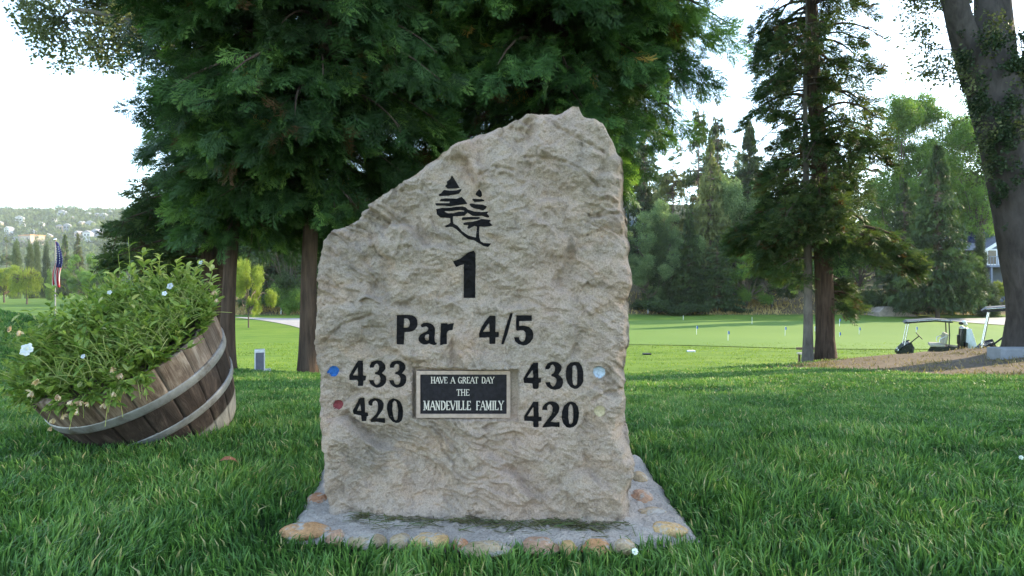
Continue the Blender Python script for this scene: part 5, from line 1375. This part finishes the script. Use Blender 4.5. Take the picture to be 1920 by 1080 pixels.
for x, y, h, R_, sd, lb in ((15.5, 6.2, 11, 5.2, 61, 'broad oak standing out of the picture to the right'), (21.5, 13.2, 10, 4.4, 63, 'oak out of the picture shading the bare mound')):
    side_oak(x, y, h, R_, sd, lb)

# ------------------------------------------------------------------ woods as masses: bank behind the trees, and the far hillside
r = np.random.default_rng(71)
wd = MB()
for k in range(150):
    px = r.uniform(300, 1990); Y = r.uniform(84, 150)
    x = (px - 960) / F * Y
    if x / Y < -0.5: continue
    z = gz(x, Y); top = r.uniform(250, 370) + (60 if 1420 < px < 1900 else 0) + 60 * (px < 700)
    h = H - (top - 530) / F * Y - z
    if h < 4: continue
    n = 420; s = r.random(n) ** .8; con = r.random() < .65; rad = (h * .17 if con else h * .28) * ((1 - s) ** .8 + .05 if con else np.sqrt(np.clip(1 - (2 * s - 1.0) ** 2, 0.05, 1)))
    a = r.random(n) * 6.283; q = rad * r.uniform(.5, 1.1, n)
    p = np.stack([x + q * np.cos(a), Y + q * np.sin(a), z + h * (.06 + .94 * s)], -1)
    put(wd, SP_LO, p, frames(np.stack([np.cos(a), np.sin(a), -.3 + 0 * a], -1), rnd_unit(n, r) + [0, 0, .6]), np.full(n, h * .075), np.clip(r.normal(.5, .2) + r.normal(0, .15, n), 0, 1), r)
    tube(wd, [(x, Y, z - .2), (x, Y, z + h * .8)], [h * .013, .03], 5, tint=0.0)
tag(wd.obj('bank_woods', M_dist_dark), 'mass of dark woods on the slope behind the tree line', 'woods', kind='stuff')

def hz(x, y):
    x = np.asarray(x, float); y = np.asarray(y, float)
    s = sstep(400, 1000, y)
    return -7 + (117 + 10 * fbm(x / 160, y / 300, 3, 5)) * s * (1 - 0.75 * sstep(-0.58, -0.25, x / np.maximum(y, 1)))
hx = np.linspace(-2200, 100, 120); hy = np.linspace(390, 1400, 60)
A, B = np.meshgrid(hx, hy); i = np.arange(59)[:, None] * 120 + np.arange(119)[None]
mb = MB(); mb.add(np.stack([A, B, hz(A, B)], -1).reshape(-1, 3), quad=np.stack([i, i + 1, i + 121, i + 120], -1).reshape(-1, 4))
tag(mb.obj('hills', mat_simple('hillside_scrub', (0.10, 0.11, 0.06), 0.95, var=0.4, scale=0.02), smooth=True), 'wooded hillside across the valley', None, kind='structure')
wd = MB(); n = 2600
t = r.uniform(-1.05, -0.40, n); Y = np.sqrt(r.uniform(430 ** 2, 1040 ** 2, n)); x = t * Y; z = hz(x, Y)
N_ = 46
Rr = r.uniform(4, 9.5, n); Hh = Rr * r.uniform(1.0, 2.0, n)
d = rnd_unit(n * N_, r).reshape(n, N_, 3); d[..., 2] = np.abs(d[..., 2])
p = np.stack([x, Y, z], -1)[:, None] + d * np.stack([Rr, Rr, Hh], -1)[:, None] * r.uniform(.6, 1.05, (n, N_, 1))
tt_ = np.clip(r.normal(.5, .22, n)[:, None] + r.normal(0, .12, (n, N_)), 0, 1)
put(wd, SP_LO, p.reshape(-1, 3), frames(d.reshape(-1, 3) + r.normal(0, .4, (n * N_, 3)), rnd_unit(n * N_, r)), np.repeat(Rr * .62, N_), tt_.ravel(), r)
tag(wd.obj('hillside_woods', M_dist_mid), 'woods covering the far hillside', 'woods', kind='stuff')

# ------------------------------------------------------------------ houses on the far hillside
def ray_hill(px, py):
    best = None
    for Y in np.arange(430, 1100, 4.0):
        x = (px - 960) / F * Y; z = H - (py - 530) / F * Y
        if z <= float(hz(x, Y)) + 4: return x, Y
    return (px - 960) / F * 950, 950
hw_ = [mat_simple('house_wall_white', (0.55, 0.55, 0.54), 0.8), mat_simple('house_wall_grey', (0.30, 0.32, 0.35), 0.8), mat_simple('house_wall_tan', (0.40, 0.32, 0.25), 0.8)]
hr_ = [mat_simple('house_roof_grey', (0.30, 0.30, 0.32), 0.9), mat_simple('house_roof_pale', (0.36, 0.35, 0.35), 0.9), mat_simple('house_roof_orange', (0.58, 0.28, 0.14), 0.9)]
M_win = mat_simple('dark_window_glass', (0.03, 0.035, 0.045), 0.15, spec=0.5)
def far_house(px, py, w_, h_, wm, rm, label, flat=False):
    x, Y = ray_hill(px, py); z = float(hz(x, Y))
    b = empty('hillside_house', (x, Y - 14, z), label, 'house', 'houses on the far hillside', R(r.uniform(-25, 25)))
    wl = MB(); box(wl, (0, 0, h_ / 2 + 1), (w_, w_ * .7, h_ + 8)); wl.obj('wall', wm, b)
    rf = MB(); top = h_ + 5; e = w_ * .56
    if flat: box(rf, (0, 0, top + .5), (w_ * 1.06, w_ * .75, 1.0))
    else: prism(rf, [(-e, top - .2), (e, top - .2), (0, top + w_ * .25)], -w_ * .4, w_ * .4)
    rf.obj('roof', rm, b)
    wi = MB(); box(wi, (-w_ * .2, -w_ * .355, top - 3.0), (w_ * .22, .1, 2.0)); wi.obj('window', M_win, b)
    wi = MB(); box(wi, (w_ * .2, -w_ * .355, top - 3.0), (w_ * .22, .1, 2.0)); wi.obj('window', M_win, b)
for k, (a, b_, w_) in enumerate(((240, 250, 15), (590, 205, 19), (660, 245, 12), (530, 275, 15), (935, 225, 15), (880, 225, 13), (805, 215, 13), (830, 295, 15), (760, 295, 12), (820, 380, 16), (890, 370, 17), (740, 385, 14), (160, 345, 15), (350, 368, 13), (75, 295, 11), (420, 300, 11), (640, 318, 14), (580, 322, 12), (235, 425, 12), (265, 310, 10), (485, 405, 14), (980, 190, 12))):
    wm = k % 3; rm = (k * 2) % 2 if k % 4 else 1
    lb = ('small %s house with a %s roof among the hillside trees' % (('white', 'grey', 'tan')[wm], ('grey', 'pale')[rm]))
    far_house(a / 4.5, 360 + b_ / 4.5, w_ * .58, 3.0, hw_[wm], hr_[rm], lb)
far_house(355 / 4.5, 360 + 428 / 4.5, 20, 5, hw_[2], hr_[2], 'long house with an orange roof low on the far hillside left of the flag', True)

# ------------------------------------------------------------------ grey house on the right
HY = 67.0; hs_ = HY / F
hb = G(1895, HY)
hse = empty('hillside_house', hb, 'blue-grey gabled house with roof panels and a deck behind the oak trunk', 'house')
hbv = np.array(hb)
def HP(px, py, dy=0): return np.array(W(px, py, HY)) - hbv + np.array([0, dy, 0])
M_hwall = mat_simple('house_siding', (0.10, 0.13, 0.18), 0.8, var=0.1, scale=2); M_htrim = mat_simple('house_trim', (0.72, 0.72, 0.74), 0.7); M_hroof = mat_simple('house_shingles', (0.16, 0.17, 0.21), 0.9, var=0.2, scale=3)
wl = MB(); a = HP(1856, 535); b = HP(1990, 470); box(wl, ((a[0] + b[0]) / 2, 4.5, (b[2]) / 2 - .5), (b[0] - a[0], 8, b[2] + 1.0))
g0 = HP(1856, 470); g1 = HP(1905, 440); g2 = HP(1954, 470); prism(wl, [(g0[0], g0[2]), (g2[0], g2[2]), (g1[0], g1[2])], 0.52, 1.0); wl.obj('wall', M_hwall, hse)
rf = MB(); e0 = HP(1800, 468); e1 = HP(2010, 468); tp = HP(1815, 423); 
rf.add([(e0[0], 1.2, e0[2]), (e1[0], 1.2, e1[2]), (e1[0], 5.2, tp[2]), (e0[0], 5.2, tp[2]), (e1[0], 9.5, e0[2]), (e0[0], 9.5, e0[2])], quad=[(0, 1, 2, 3), (3, 2, 4, 5), (0, 5, 4, 1)], tri=[(0, 3, 5), (1, 4, 2)])
prism(rf, [(g0[0] - .5, g0[2] - .25), (g1[0], g1[2] + .1), (g2[0] + .5, g2[2] - .25), (g2[0] + .5, g2[2] + .05), (g1[0], g1[2] + .42), (g0[0] - .5, g0[2] + .05)], 0.2, 4.2)
rof = rf.obj('roof', M_hroof, hse)
pn = MB(); u_ = np.array([0, 4.0, tp[2] - e0[2]]); u_ /= np.linalg.norm(u_); nv2 = np.array([0, -u_[2], u_[1]])
M_solar = mat_simple('solar_panel', (0.02, 0.03, 0.09), 0.2, 0.3, spec=0.6)
for k in range(3):
    pn = MB(); c_ = np.array([HP(1822 + 26 * k, 450)[0] + 0.6, 1.2, e0[2]]) + u_ * 2.9 + nv2 * .12
    rm_ = np.stack([np.array([1, 0, 0]), u_, nv2], -1); box(pn, c_, (1.85, 2.6, 0.08), rm_); pn.obj('solar_panel', M_solar, rof)
fb = MB(); prism(fb, [(g0[0] - .55, g0[2] - .30), (g1[0], g1[2] + .02), (g1[0], g1[2] + .45), (g0[0] - .55, g0[2] + .10)], 0.10, 0.19); prism(fb, [(g2[0] + .55, g2[2] - .30), (g2[0] + .55, g2[2] + .10), (g1[0] + .01, g1[2] + .45), (g1[0] + .01, g1[2] + .02)], 0.10, 0.19); fb.obj('gable_trim', M_htrim, hse)
for px, w_ in ((1866, 0.9), (1886, 0.7), (1915, 0.9)):
    c_ = HP(px, 482); fr = MB(); box(fr, (c_[0], 0.47, c_[2]), (w_ + .3, .08, 1.9)); f_ = fr.obj('window', M_htrim, hse); gl = MB(); box(gl, (c_[0], 0.42, c_[2]), (w_, .06, 1.55)); gl.obj('pane', M_win, f_)
dk_ = MB(); c_ = HP(1900, 500); box(dk_, (c_[0], -1.0, c_[2]), (9.5, 3.0, .22)); box(dk_, (c_[0], -2.45, c_[2] + 1.05), (9.5, .07, .07))
for k in range(30): box(dk_, (c_[0] - 4.6 + .317 * k, -2.45, c_[2] + .56), (.035, .035, .9))
for k in range(4): box(dk_, (c_[0] - 4.4 + 2.9 * k, -2.3, c_[2] / 2 - .35), (.18, .18, c_[2] + .45))
dk_.obj('deck', mat_simple('deck_paint', (0.16, 0.19, 0.26), 0.7), hse)
# pale blue house glimpsed through the trees beside the stone
HY2 = 100.0; hb = G(1192, HY2)
h2 = empty('hillside_house', hb, 'pale blue house glimpsed through the conifers right beside the stone', 'house'); zz = H + 146 / F * HY2 - hb.z
wl = MB(); box(wl, (0, 0, zz / 2 - .5), (5.0, 6, zz - 1)); wl.obj('wall', mat_simple('pale_blue_siding', (0.38, 0.46, 0.62), 0.8), h2)
rf = MB(); prism(rf, [(-3, zz - 1.2), (3, zz - 1.2), (0, zz + .8)], -3.5, 3.5); rf.obj('roof', M_hroof, h2)
for dx in (-1.2, 1.0):
    wi = MB(); box(wi, (dx, -3.03, zz - 2.3), (.9, .1, 1.3)); wi.obj('window', M_htrim, h2)

# ------------------------------------------------------------------ golf carts
M_navy = mat_simple('cart_paint', (0.012, 0.013, 0.022), 0.25, var=0.1, spec=0.6); M_blk = mat_simple('black_plastic', (0.015, 0.015, 0.016), 0.55); M_rub = mat_simple('tyre_rubber', (0.02, 0.02, 0.02), 0.9)
M_chr = mat_simple('bright_metal', (0.62, 0.62, 0.64), 0.25, 0.85); M_seat = mat_simple('seat_vinyl', (0.42, 0.38, 0.30), 0.6); M_roofc = mat_simple('cart_roof_shell', (0.02, 0.02, 0.022), 0.5); M_wht = mat_simple('white_plastic', (0.75, 0.75, 0.76), 0.45)
def bev(o, w=0.02, seg=2):
    md = o.modifiers.new('bevel', 'BEVEL'); md.width = w; md.segments = seg; md.limit_method = 'ANGLE'; return o
def golf_cart(loc, rz, label):
    c = empty('golf_cart', loc, label, 'golf cart', 'golf carts parked by the green', rz)
    m = MB(); prism(m, [(-1.18, .34), (-1.10, .74), (-.62, .80), (-.10, .72), (.02, .50), (.10, .30), (.72, .28), (.62, .28), (.10, .24), (-1.0, .24)], -.56, .56); b = bev(m.obj('rear_body', M_navy, c), .04, 3)
    m = MB(); prism(m, [(.66, .26), (.62, .66), (.74, .86), (.92, .80), (1.16, .58), (1.22, .40), (1.16, .30)], -.55, .55); fb = bev(m.obj('front_cowl', M_navy, c), .05, 3)
    for sy in (-.4, .4):
        m = MB(); lump(m, (1.15, sy, .52), (.05, .09, .05), 4, .02, 10, 14); m.obj('headlight', M_wht, fb, True)
    m = MB(); box(m, (.38, 0, .27), (.75, 1.1, .05)); m.obj('floor_pan', M_blk, c)
    m = MB(); box(m, (-.22, 0, .80), (.52, 1.06, .13)); bev(m.obj('seat', M_seat, c), .05, 3)
    m = MB(); box(m, (-.50, 0, 1.10), (.13, 1.06, .46), Matrix.Rotation(-.18, 3, 'Y')); bev(m.obj('backrest', M_seat, c), .05, 3)
    m = MB(); prism(m, [(-.72, 1.81), (-.66, 1.90), (-.1, 1.93), (.86, 1.82), (.98, 1.72), (.90, 1.71), (-.1, 1.83), (-.64, 1.80)], -.60, .60); bev(m.obj('roof', M_roofc, c), .02, 2)
    m = MB()
    for sy in (-.60, .60): tube(m, [(-.68, sy, 1.87), (-.1, sy, 1.90), (.88, sy, 1.79)], .022, 8)
    m.obj('roof_rail', M_chr, c, True)
    for sy in (-.52, .52):
        m = MB(); tube(m, [(.98, sy, .62), (.92, sy, 1.0), (.80, sy, 1.76)], .022, 8); m.obj('roof_post', M_chr, c, True)
        m = MB(); tube(m, [(-.60, sy, .78), (-.62, sy, 1.3), (-.60, sy, 1.84)], .022, 8); m.obj('roof_post', M_blk, c, True)
        m = MB(); tube(m, [(-.52, sy, 1.20), (-.30, sy, 1.10), (-.28, sy, .92)], .02, 8); m.obj('arm_rail', M_chr, c, True)
    m = MB(); tube(m, [(.72, -.25, .78), (.38, -.25, 1.12)], .022, 8); sw = m.obj('steering_column', M_blk, c, True)
    m = MB(); th = np.linspace(0, 2 * np.pi, 25); ax1 = np.array([0, 1, 0]); ax2 = np.array([.62, 0, .78]); p = np.array([.37, -.25, 1.13]) + .18 * (np.cos(th)[:, None] * ax1 + np.sin(th)[:, None] * ax2); tube(m, p, .016, 7); box(m, (.37, -.25, 1.13), (.03, .34, .03)); m.obj('steering_wheel', M_blk, sw, True)
    for x in (-.78, .82):
        for sy in (-.48, .48):
            m = MB(); lathe(m, [(.13, -.09), (.20, -.10), (.23, -.06), (.23, .06), (.20, .10), (.13, .09)], 28, axis='y', c=(x, sy, .23)); w_ = m.obj('wheel', M_rub, c, True)
            m = MB(); lathe(m, [(.01, .07), (.05, .085), (.13, .07), (.13, -.07), (.05, -.085), (.01, -.07)], 20, axis='y', c=(x, sy, .23)); m.obj('rim', M_chr, w_, True)
    m = MB(); box(m, (-1.08, 0, .66), (.30, 1.0, .06)); box(m, (-1.22, 0, .80), (.03, 1.0, .34)); m.obj('bag_well', M_blk, c)
    m = MB(); prism(m, [(-1.10, .30), (-1.02, .52), (-.80, .62), (-.58, .52), (-.50, .30), (-.56, .30), (-.62, .48), (-.80, .55), (-.96, .48), (-1.02, .30)], -.585, -.565); m.obj('fender_trim', M_chr, c)
    return c
CS = 0.88
g1_ = G(1744, 22.4); golf_cart(g1_, R(150), 'dark golf cart with a bag on the back, parked beyond the bare mound').scale = (CS,) * 3
g2_ = G(1928, 15.5); golf_cart(g2_, R(142), 'dark golf cart half hidden behind the oak trunk')
def on_cart(x, y, z, base=g1_, rz=R(150)):
    x, y, z = x * CS, y * CS, z * CS
    return Vector((base.x + x * math.cos(rz) - y * math.sin(rz), base.y + x * math.sin(rz) + y * math.cos(rz), base.z + z))
bg_ = empty('golf_bag', on_cart(-1.06, .22, .70), 'dark golf bag standing on the back of the cart', 'golf bag', rz=R(150))
bg_.scale = (CS,) * 3
m = MB(); tube(m, [(0, 0, 0), (-.01, 0, .1), (-.03, 0, .55), (-.06, 0, .86)], [.13, .15, .14, .145], 20); bev(m.obj('bag_body', M_navy, bg_, True), .01)
m = MB(); lathe(m, [(.12, .84), (.155, .84), (.16, .88), (.13, .89)], 20, c=(-.06, 0, 0)); m.obj('bag_collar', M_chr, bg_, True)
m = MB(); box(m, (.10, 0, .38), (.10, .20, .40)); bev(m.obj('side_pocket', M_blk, bg_), .03, 3)
for k, (dx, dy, h_, mt, lb) in enumerate(((.05, .05, 1.13, M_blk, 'golf club with a black covered head in the bag'), (-.06, .02, 1.20, M_wht, 'golf club with a white head, tallest in the bag'), (-.10, -.04, 1.10, M_wht, 'golf club with a white head at the back of the bag'), (.02, -.05, .98, M_chr, 'iron golf club at the front of the bag'), (-.01, .08, .94, M_chr, 'iron golf club lowest in the bag'))):
    cl_ = empty('golf_club', on_cart(-1.12, .22, .80), lb, 'golf club', 'golf clubs in the bag', R(150)); cl_.scale = (CS,) * 3
    m = MB(); tube(m, [(dx * .5, dy * .5, -.05), (dx, dy, h_ - .20)], .009, 6); m.obj('shaft', M_chr, cl_, True)
    m = MB(); lump(m, (dx + .03, dy, h_ - .17), (.085, .06, .06) if k < 3 else (.065, .025, .045), k + 2, .08, 10, 14); m.obj('club_head', mt, cl_, True)
m = MB(); nx_, nz_ = 16, 30; uu = np.linspace(0, 1, nx_); vv_ = np.linspace(0, 1, nz_); A, B = np.meshgrid(uu, vv_)
ww = .17 + .11 * B; X_ = -.10 - ww * .9 + (A - .5) * ww * 1.5 - .05 * B; Y_ = -.16 - .02 * np.sin(A * 17 + B) * (.3 + B) + .0 * A - .05 * B; Z_ = .82 - .86 * B + .03 * np.sin(A * 3)
i = np.arange(nz_ - 1)[:, None] * nx_ + np.arange(nx_ - 1)[None]
m.add(np.stack([X_, Y_, Z_], -1).reshape(-1, 3), quad=np.stack([i, i + 1, i + nx_ + 1, i + nx_], -1).reshape(-1, 4))
tw_ = m.obj('towel', mat_simple('white_towel', (0.70, 0.73, 0.82), 0.9, bumpy=0.3, scale=80), smooth=True); md = tw_.modifiers.new('thick', 'SOLIDIFY'); md.thickness = .012
tw_.location = on_cart(-0.98, -.02, .72); tw_.rotation_euler = (0, 0, R(150)); m = None
tw_.location = on_cart(-1.0, .48, .72); tw_.scale = (CS,) * 3
tag(tw_, 'white towel hanging over the golf bag', 'towel')
# ------------------------------------------------------------------ small things by the green
kb = MB(); a = G(1858, 9.2); b = G(1990, 9.0)
kz = a.z
box(kb, ((a.x + b.x) / 2, 9.15, kz + .06), (b.x - a.x, .28, .26)); o = kb.obj('concrete_block', mat_simple('concrete_kerb', (0.24, 0.25, 0.27), 0.9, var=0.15, scale=8, bumpy=0.3)); bev(o, .015); tag(o, 'long pale concrete block at the foot of the ivy-covered oak', 'kerb block')
mk = empty('marker_post', G(487, 6.95), 'short square concrete post with a dark face on the lawn edge', 'post')
mk.rotation_euler = (0, 0, R(24))
m = MB(); box(m, (0, 0, .12), (.115, .115, .30)); bev(m.obj('post_body', mat_simple('pale_concrete', (0.62, 0.61, 0.60), 0.85, bumpy=0.2), mk), .008)
m = MB(); box(m, (-.0, -.0595, .125), (.088, .006, .225)); m.obj('dark_panel', mat_simple('dark_panel_face', (0.11, 0.11, 0.14), 0.5), mk)
m = MB(); box(m, (0.02, 0, .012), (.20, .17, .03)); m.obj('base_slab', mat_simple('post_slab', (0.5, 0.5, 0.48), 0.9), mk)
bn_ = empty('park_bench', G(1532, 21.5), 'low slatted bench behind the two conifer trunks', 'bench', rz=R(4))
M_bw = mat_simple('bench_timber', (0.16, 0.11, 0.08), 0.8); zb_ = H - (680 - 530) / F * 21.5 - bn_.location.z
m = MB(); box(m, (0, .0, zb_ + .34), (1.35, .36, .05)); m.obj('seat', mat_simple('bench_seat_timber', (0.42, 0.38, 0.30), 0.8), bn_)
m = MB(); box(m, (0, .2, zb_ + .50), (1.35, .05, .09)); m.obj('backrest', M_bw, bn_)
for x in (-.58, .58):
    for y in (-.13, .17): m = MB(); box(m, (x, y, (zb_ + .33) / 2 - .1), (.06, .06, zb_ + .33 + .2)); m.obj('leg', M_bw, bn_)
gF = 'small flags on the putting green'
M_flagb = mat_simple('flag_blue', (0.03, 0.10, 0.42), 0.7); M_pin = mat_simple('pin_white', (0.75, 0.75, 0.72), 0.5)
for px, y0, y1, blue, lb in ((1306, 612, 628, 1, 'blue-topped practice pin nearest the stone'), (1365, 622, 640, 1, 'blue-topped practice pin closest to the lawn, right of the stone'), (1410, 595, 608, 0, 'white practice pin at the far edge of the green left of the thin trunk'), (1472, 614, 631, 1, 'blue-topped practice pin just left of the thin trunk'), (1574, 599, 613, 2, 'pale blue practice pin at the far edge right of the thick trunk'), (1574, 624, 632, 2, 'short blue practice pin right of the thick trunk'), (1611, 615, 628, 1, 'blue-topped practice pin midway between thick trunk and golf cart'), (1281, 592, 601, 0, 'white practice pin at the far edge of the green near the stone'), (1718, 614, 624, 2, 'pale practice pin seen under the golf cart roof'), (1528, 613, 622, 1, 'small dark pin seen between the two trunks')):
    x, Y = low(px, y1); h_ = (y1 - y0) / F * Y
    p = empty('practice_pin', (x, Y, gz(x, Y) + .03), lb, 'golf pin', gF)
    m = MB(); tube(m, [(0, 0, 0), (0, 0, h_)], .016, 6); m.obj('pole', M_pin, p, True)
    if blue:
        m = MB(); box(m, (.045, 0, h_ - .09), (.10, .012, .17), taper=.6); m.obj('pennant', M_flagb, p)
for px, py, dark, lb in ((1213, 668, 1, 'dark valve box lid in the rough right of the stone'), (1296, 662, 0, 'white plastic lid lying in the rough below the practice pins')):
    x, Y = low(px, py); m = MB(); box(m, (0, 0, .03), (.34, .26, .07)); o = m.obj('valve_lid', M_blk if dark else M_wht); bev(o, .01); o.location = (x, Y, gz(x, Y)); tag(o, lb, 'lid')
rp = empty('wooden_ramp', G(1655, 57.0), 'weathered wooden ramp at the far edge of the putting green', 'ramp'); M_rw = mat_simple('ramp_timber', (0.30, 0.25, 0.21), 0.85, var=0.3, scale=3)
m = MB(); prism(m, [(-1.1, 0), (2.6, 0), (2.4, .12), (.2, .92), (-.6, .88), (-1.1, .4)], -1.2, 1.2); m.obj('ramp_deck', M_rw, rp)
m = MB(); tube(m, [(.3, -1.15, 1.05), (2.6, -1.15, .25)], .09, 6); m.obj('hand_rail', mat_simple('dark_timber', (0.05, 0.04, 0.035), 0.8), rp)
for px, py, lb in ((1215, 580, 'white stake in the shade right beside the stone'), (486, 566, 'white stake on the bank beyond the cart path, left one'), (527, 575, 'white stake on the bank above the golden grass')):
    Y = 58.5; x = (px - 960) / F * Y; m = MB(); tube(m, [(0, 0, -.1), (0, 0, 1.0)], .05, 8); o = m.obj('white_stake', M_wht, None, True); o.location = (x, Y, gz(x, Y)); tag(o, lb, 'stake', 'white stakes beyond the green')
# fallen leaf and flower heads in the lawn
def Lw(px, py):
    Y = H * F / (py - 530); x = (px - 960) / F * Y; return Vector((x, Y, gz(x, Y)))
m = MB(); q = LV * [1, 1.3, 1.6]; m.add(q * .055, tri=LT, tint=.5); o = m.obj('fallen_leaf', mat_simple('dry_leaf_brown', (0.22, 0.09, 0.05), 0.8)); o.location = Lw(412, 890) + Vector((0, 0, .045)); o.rotation_euler = (.2, .1, .5); tag(o, 'reddish-brown dry leaf lying in the grass left of the stone', 'leaf')
for px, py, lb in ((1188, 1088, 'white clover head in the grass in front of the stone base'), (1913, 893, 'white clover head in the grass at the right edge')):
    q = Lw(px, py); f_ = empty('clover_flower', q, lb, 'flower')
    m = MB(); tube(m, [(0, 0, 0), (.003, 0, .055)], .0015, 5); m.obj('stem', M_blade, f_)
    m = MB(); rr3 = np.random.default_rng(3); n = 110; d = rnd_unit(n, rr3); scatter(m, np.array([(0, -.15, 0), (1, -.1, 0), (1.1, .1, .05), (0, .15, 0)]), tri2, np.tile([.003, 0, .06], (n, 1)), frames(d, rnd_unit(n, rr3)), np.full(n, .0065), rr3.random(n)); m.obj('petals', M_white, f_)
# ------------------------------------------------------------------ flag on its pole
FYd = 21.0; fb_ = G(106, FYd)
fp = empty('flagpole', fb_, 'white flagpole beyond the planted barrel', 'flagpole'); ptop = np.array(W(103.5, 451, FYd)) - np.array(fb_)
m = MB(); tube(m, [(ptop[0], 0, -.2), (ptop[0], 0, ptop[2])], [.026, .018], 10); m.obj('pole', mat_simple('pole_grey', (0.20, 0.20, 0.21), 0.5), fp, True)
m = MB(); lump(m, (ptop[0], 0, ptop[2] + .03), (.05, .05, .05), 2, .01, 10, 14); m.obj('finial', M_chr, fp, True)
fl = empty('flag', fb_, 'stars and stripes flag hanging limp on the pole', 'flag')
M_red = mat_simple('flag_red', (0.42, 0.03, 0.05), 0.75); M_fw = mat_simple('flag_white', (0.45, 0.45, 0.47), 0.75); M_fb = mat_simple('flag_navy', (0.025, 0.03, 0.13), 0.75)
nx_, nz_ = 27, 40; uu = np.linspace(0, 1, nx_); vv_ = np.linspace(0, 1, nz_); A, B = np.meshgrid(uu, vv_)
Lf = 86 / F * FYd
wid = (.10 + .22 * np.sin(np.clip(B * 1.25, 0, 1) * np.pi * .5) ) * (1 - .15 * B)
X_ = ptop[0] + .03 + (A - .28 * sstep(.35, .75, B)) * wid + .03 * np.sin(B * 6); Y_ = -.03 + .05 * np.sin(A * 15 + B * 3) * (.3 + B); Z_ = ptop[2] - .03 - Lf * B * (1 - .12 * (1 - A) * 0) - .05 * A * (1 - B)
pts = np.stack([X_, Y_, Z_], -1)
def part(name, mat, sel):
    m = MB(); i = np.arange(nz_ - 1)[:, None] * nx_ + np.arange(nx_ - 1)[None]; q = np.stack([i, i + 1, i + nx_ + 1, i + nx_], -1)[sel]; ids, inv = np.unique(q, return_inverse=True)
    m.add(pts.reshape(-1, 3)[ids], quad=inv.reshape(-1, 4)); o = m.obj(name, mat, fl, True); md = o.modifiers.new('thick', 'SOLIDIFY'); md.thickness = .006; return o
ci = np.arange(nx_ - 1)[None].repeat(nz_ - 1, 0); ri = np.arange(nz_ - 1)[:, None].repeat(nx_ - 1, 1)
cant = (ri < 22 - (ci < 7) * 6) & (ci > 2 - 0 * ri)
stripe = (ci // 2) % 2 == 0
cn = part('canton', M_fb, cant); part('red_stripes', M_red, ~cant & stripe); part('white_stripes', M_fw, ~cant & ~stripe)
for a in range(4):
    for b_ in range(8):
        ii, jj = 3 + b_ * 2 + 1 + (a % 2), 6 + a * 6
        if jj >= nx_ - 1: continue
        c_ = pts[ii, jj] + np.array([0, -.012, 0]); s = .028
        ang = np.arange(10) * np.pi / 5 + np.pi / 2; rad_ = np.where(np.arange(10) % 2 == 0, s, s * .42)
        m = MB(); m.add(np.concatenate([[c_], np.stack([c_[0] + rad_ * np.cos(ang), c_[1] + 0 * ang, c_[2] + rad_ * np.sin(ang)], -1)]), tri=[(0, 1 + k, 1 + (k + 1) % 10) for k in range(10)])
        m.obj('star', M_fw, cn)
# ------------------------------------------------------------------ haze in the valley air
m, nt, out = new_mat('haze_air')
pv = N(nt, 'ShaderNodeVolumePrincipled'); pv.inputs['Color'].default_value = (0.86, 0.91, 1.0, 1); pv.inputs['Density'].default_value = 0.00016; pv.inputs['Anisotropy'].default_value = 0.0
nt.links.new(pv.outputs[0], out.inputs['Volume'])
mb = MB(); box(mb, (-500, 400, 75), (4200, 2300, 190))
tag(mb.obj('haze', m), 'thin pale haze in the valley air', None, kind='stuff')
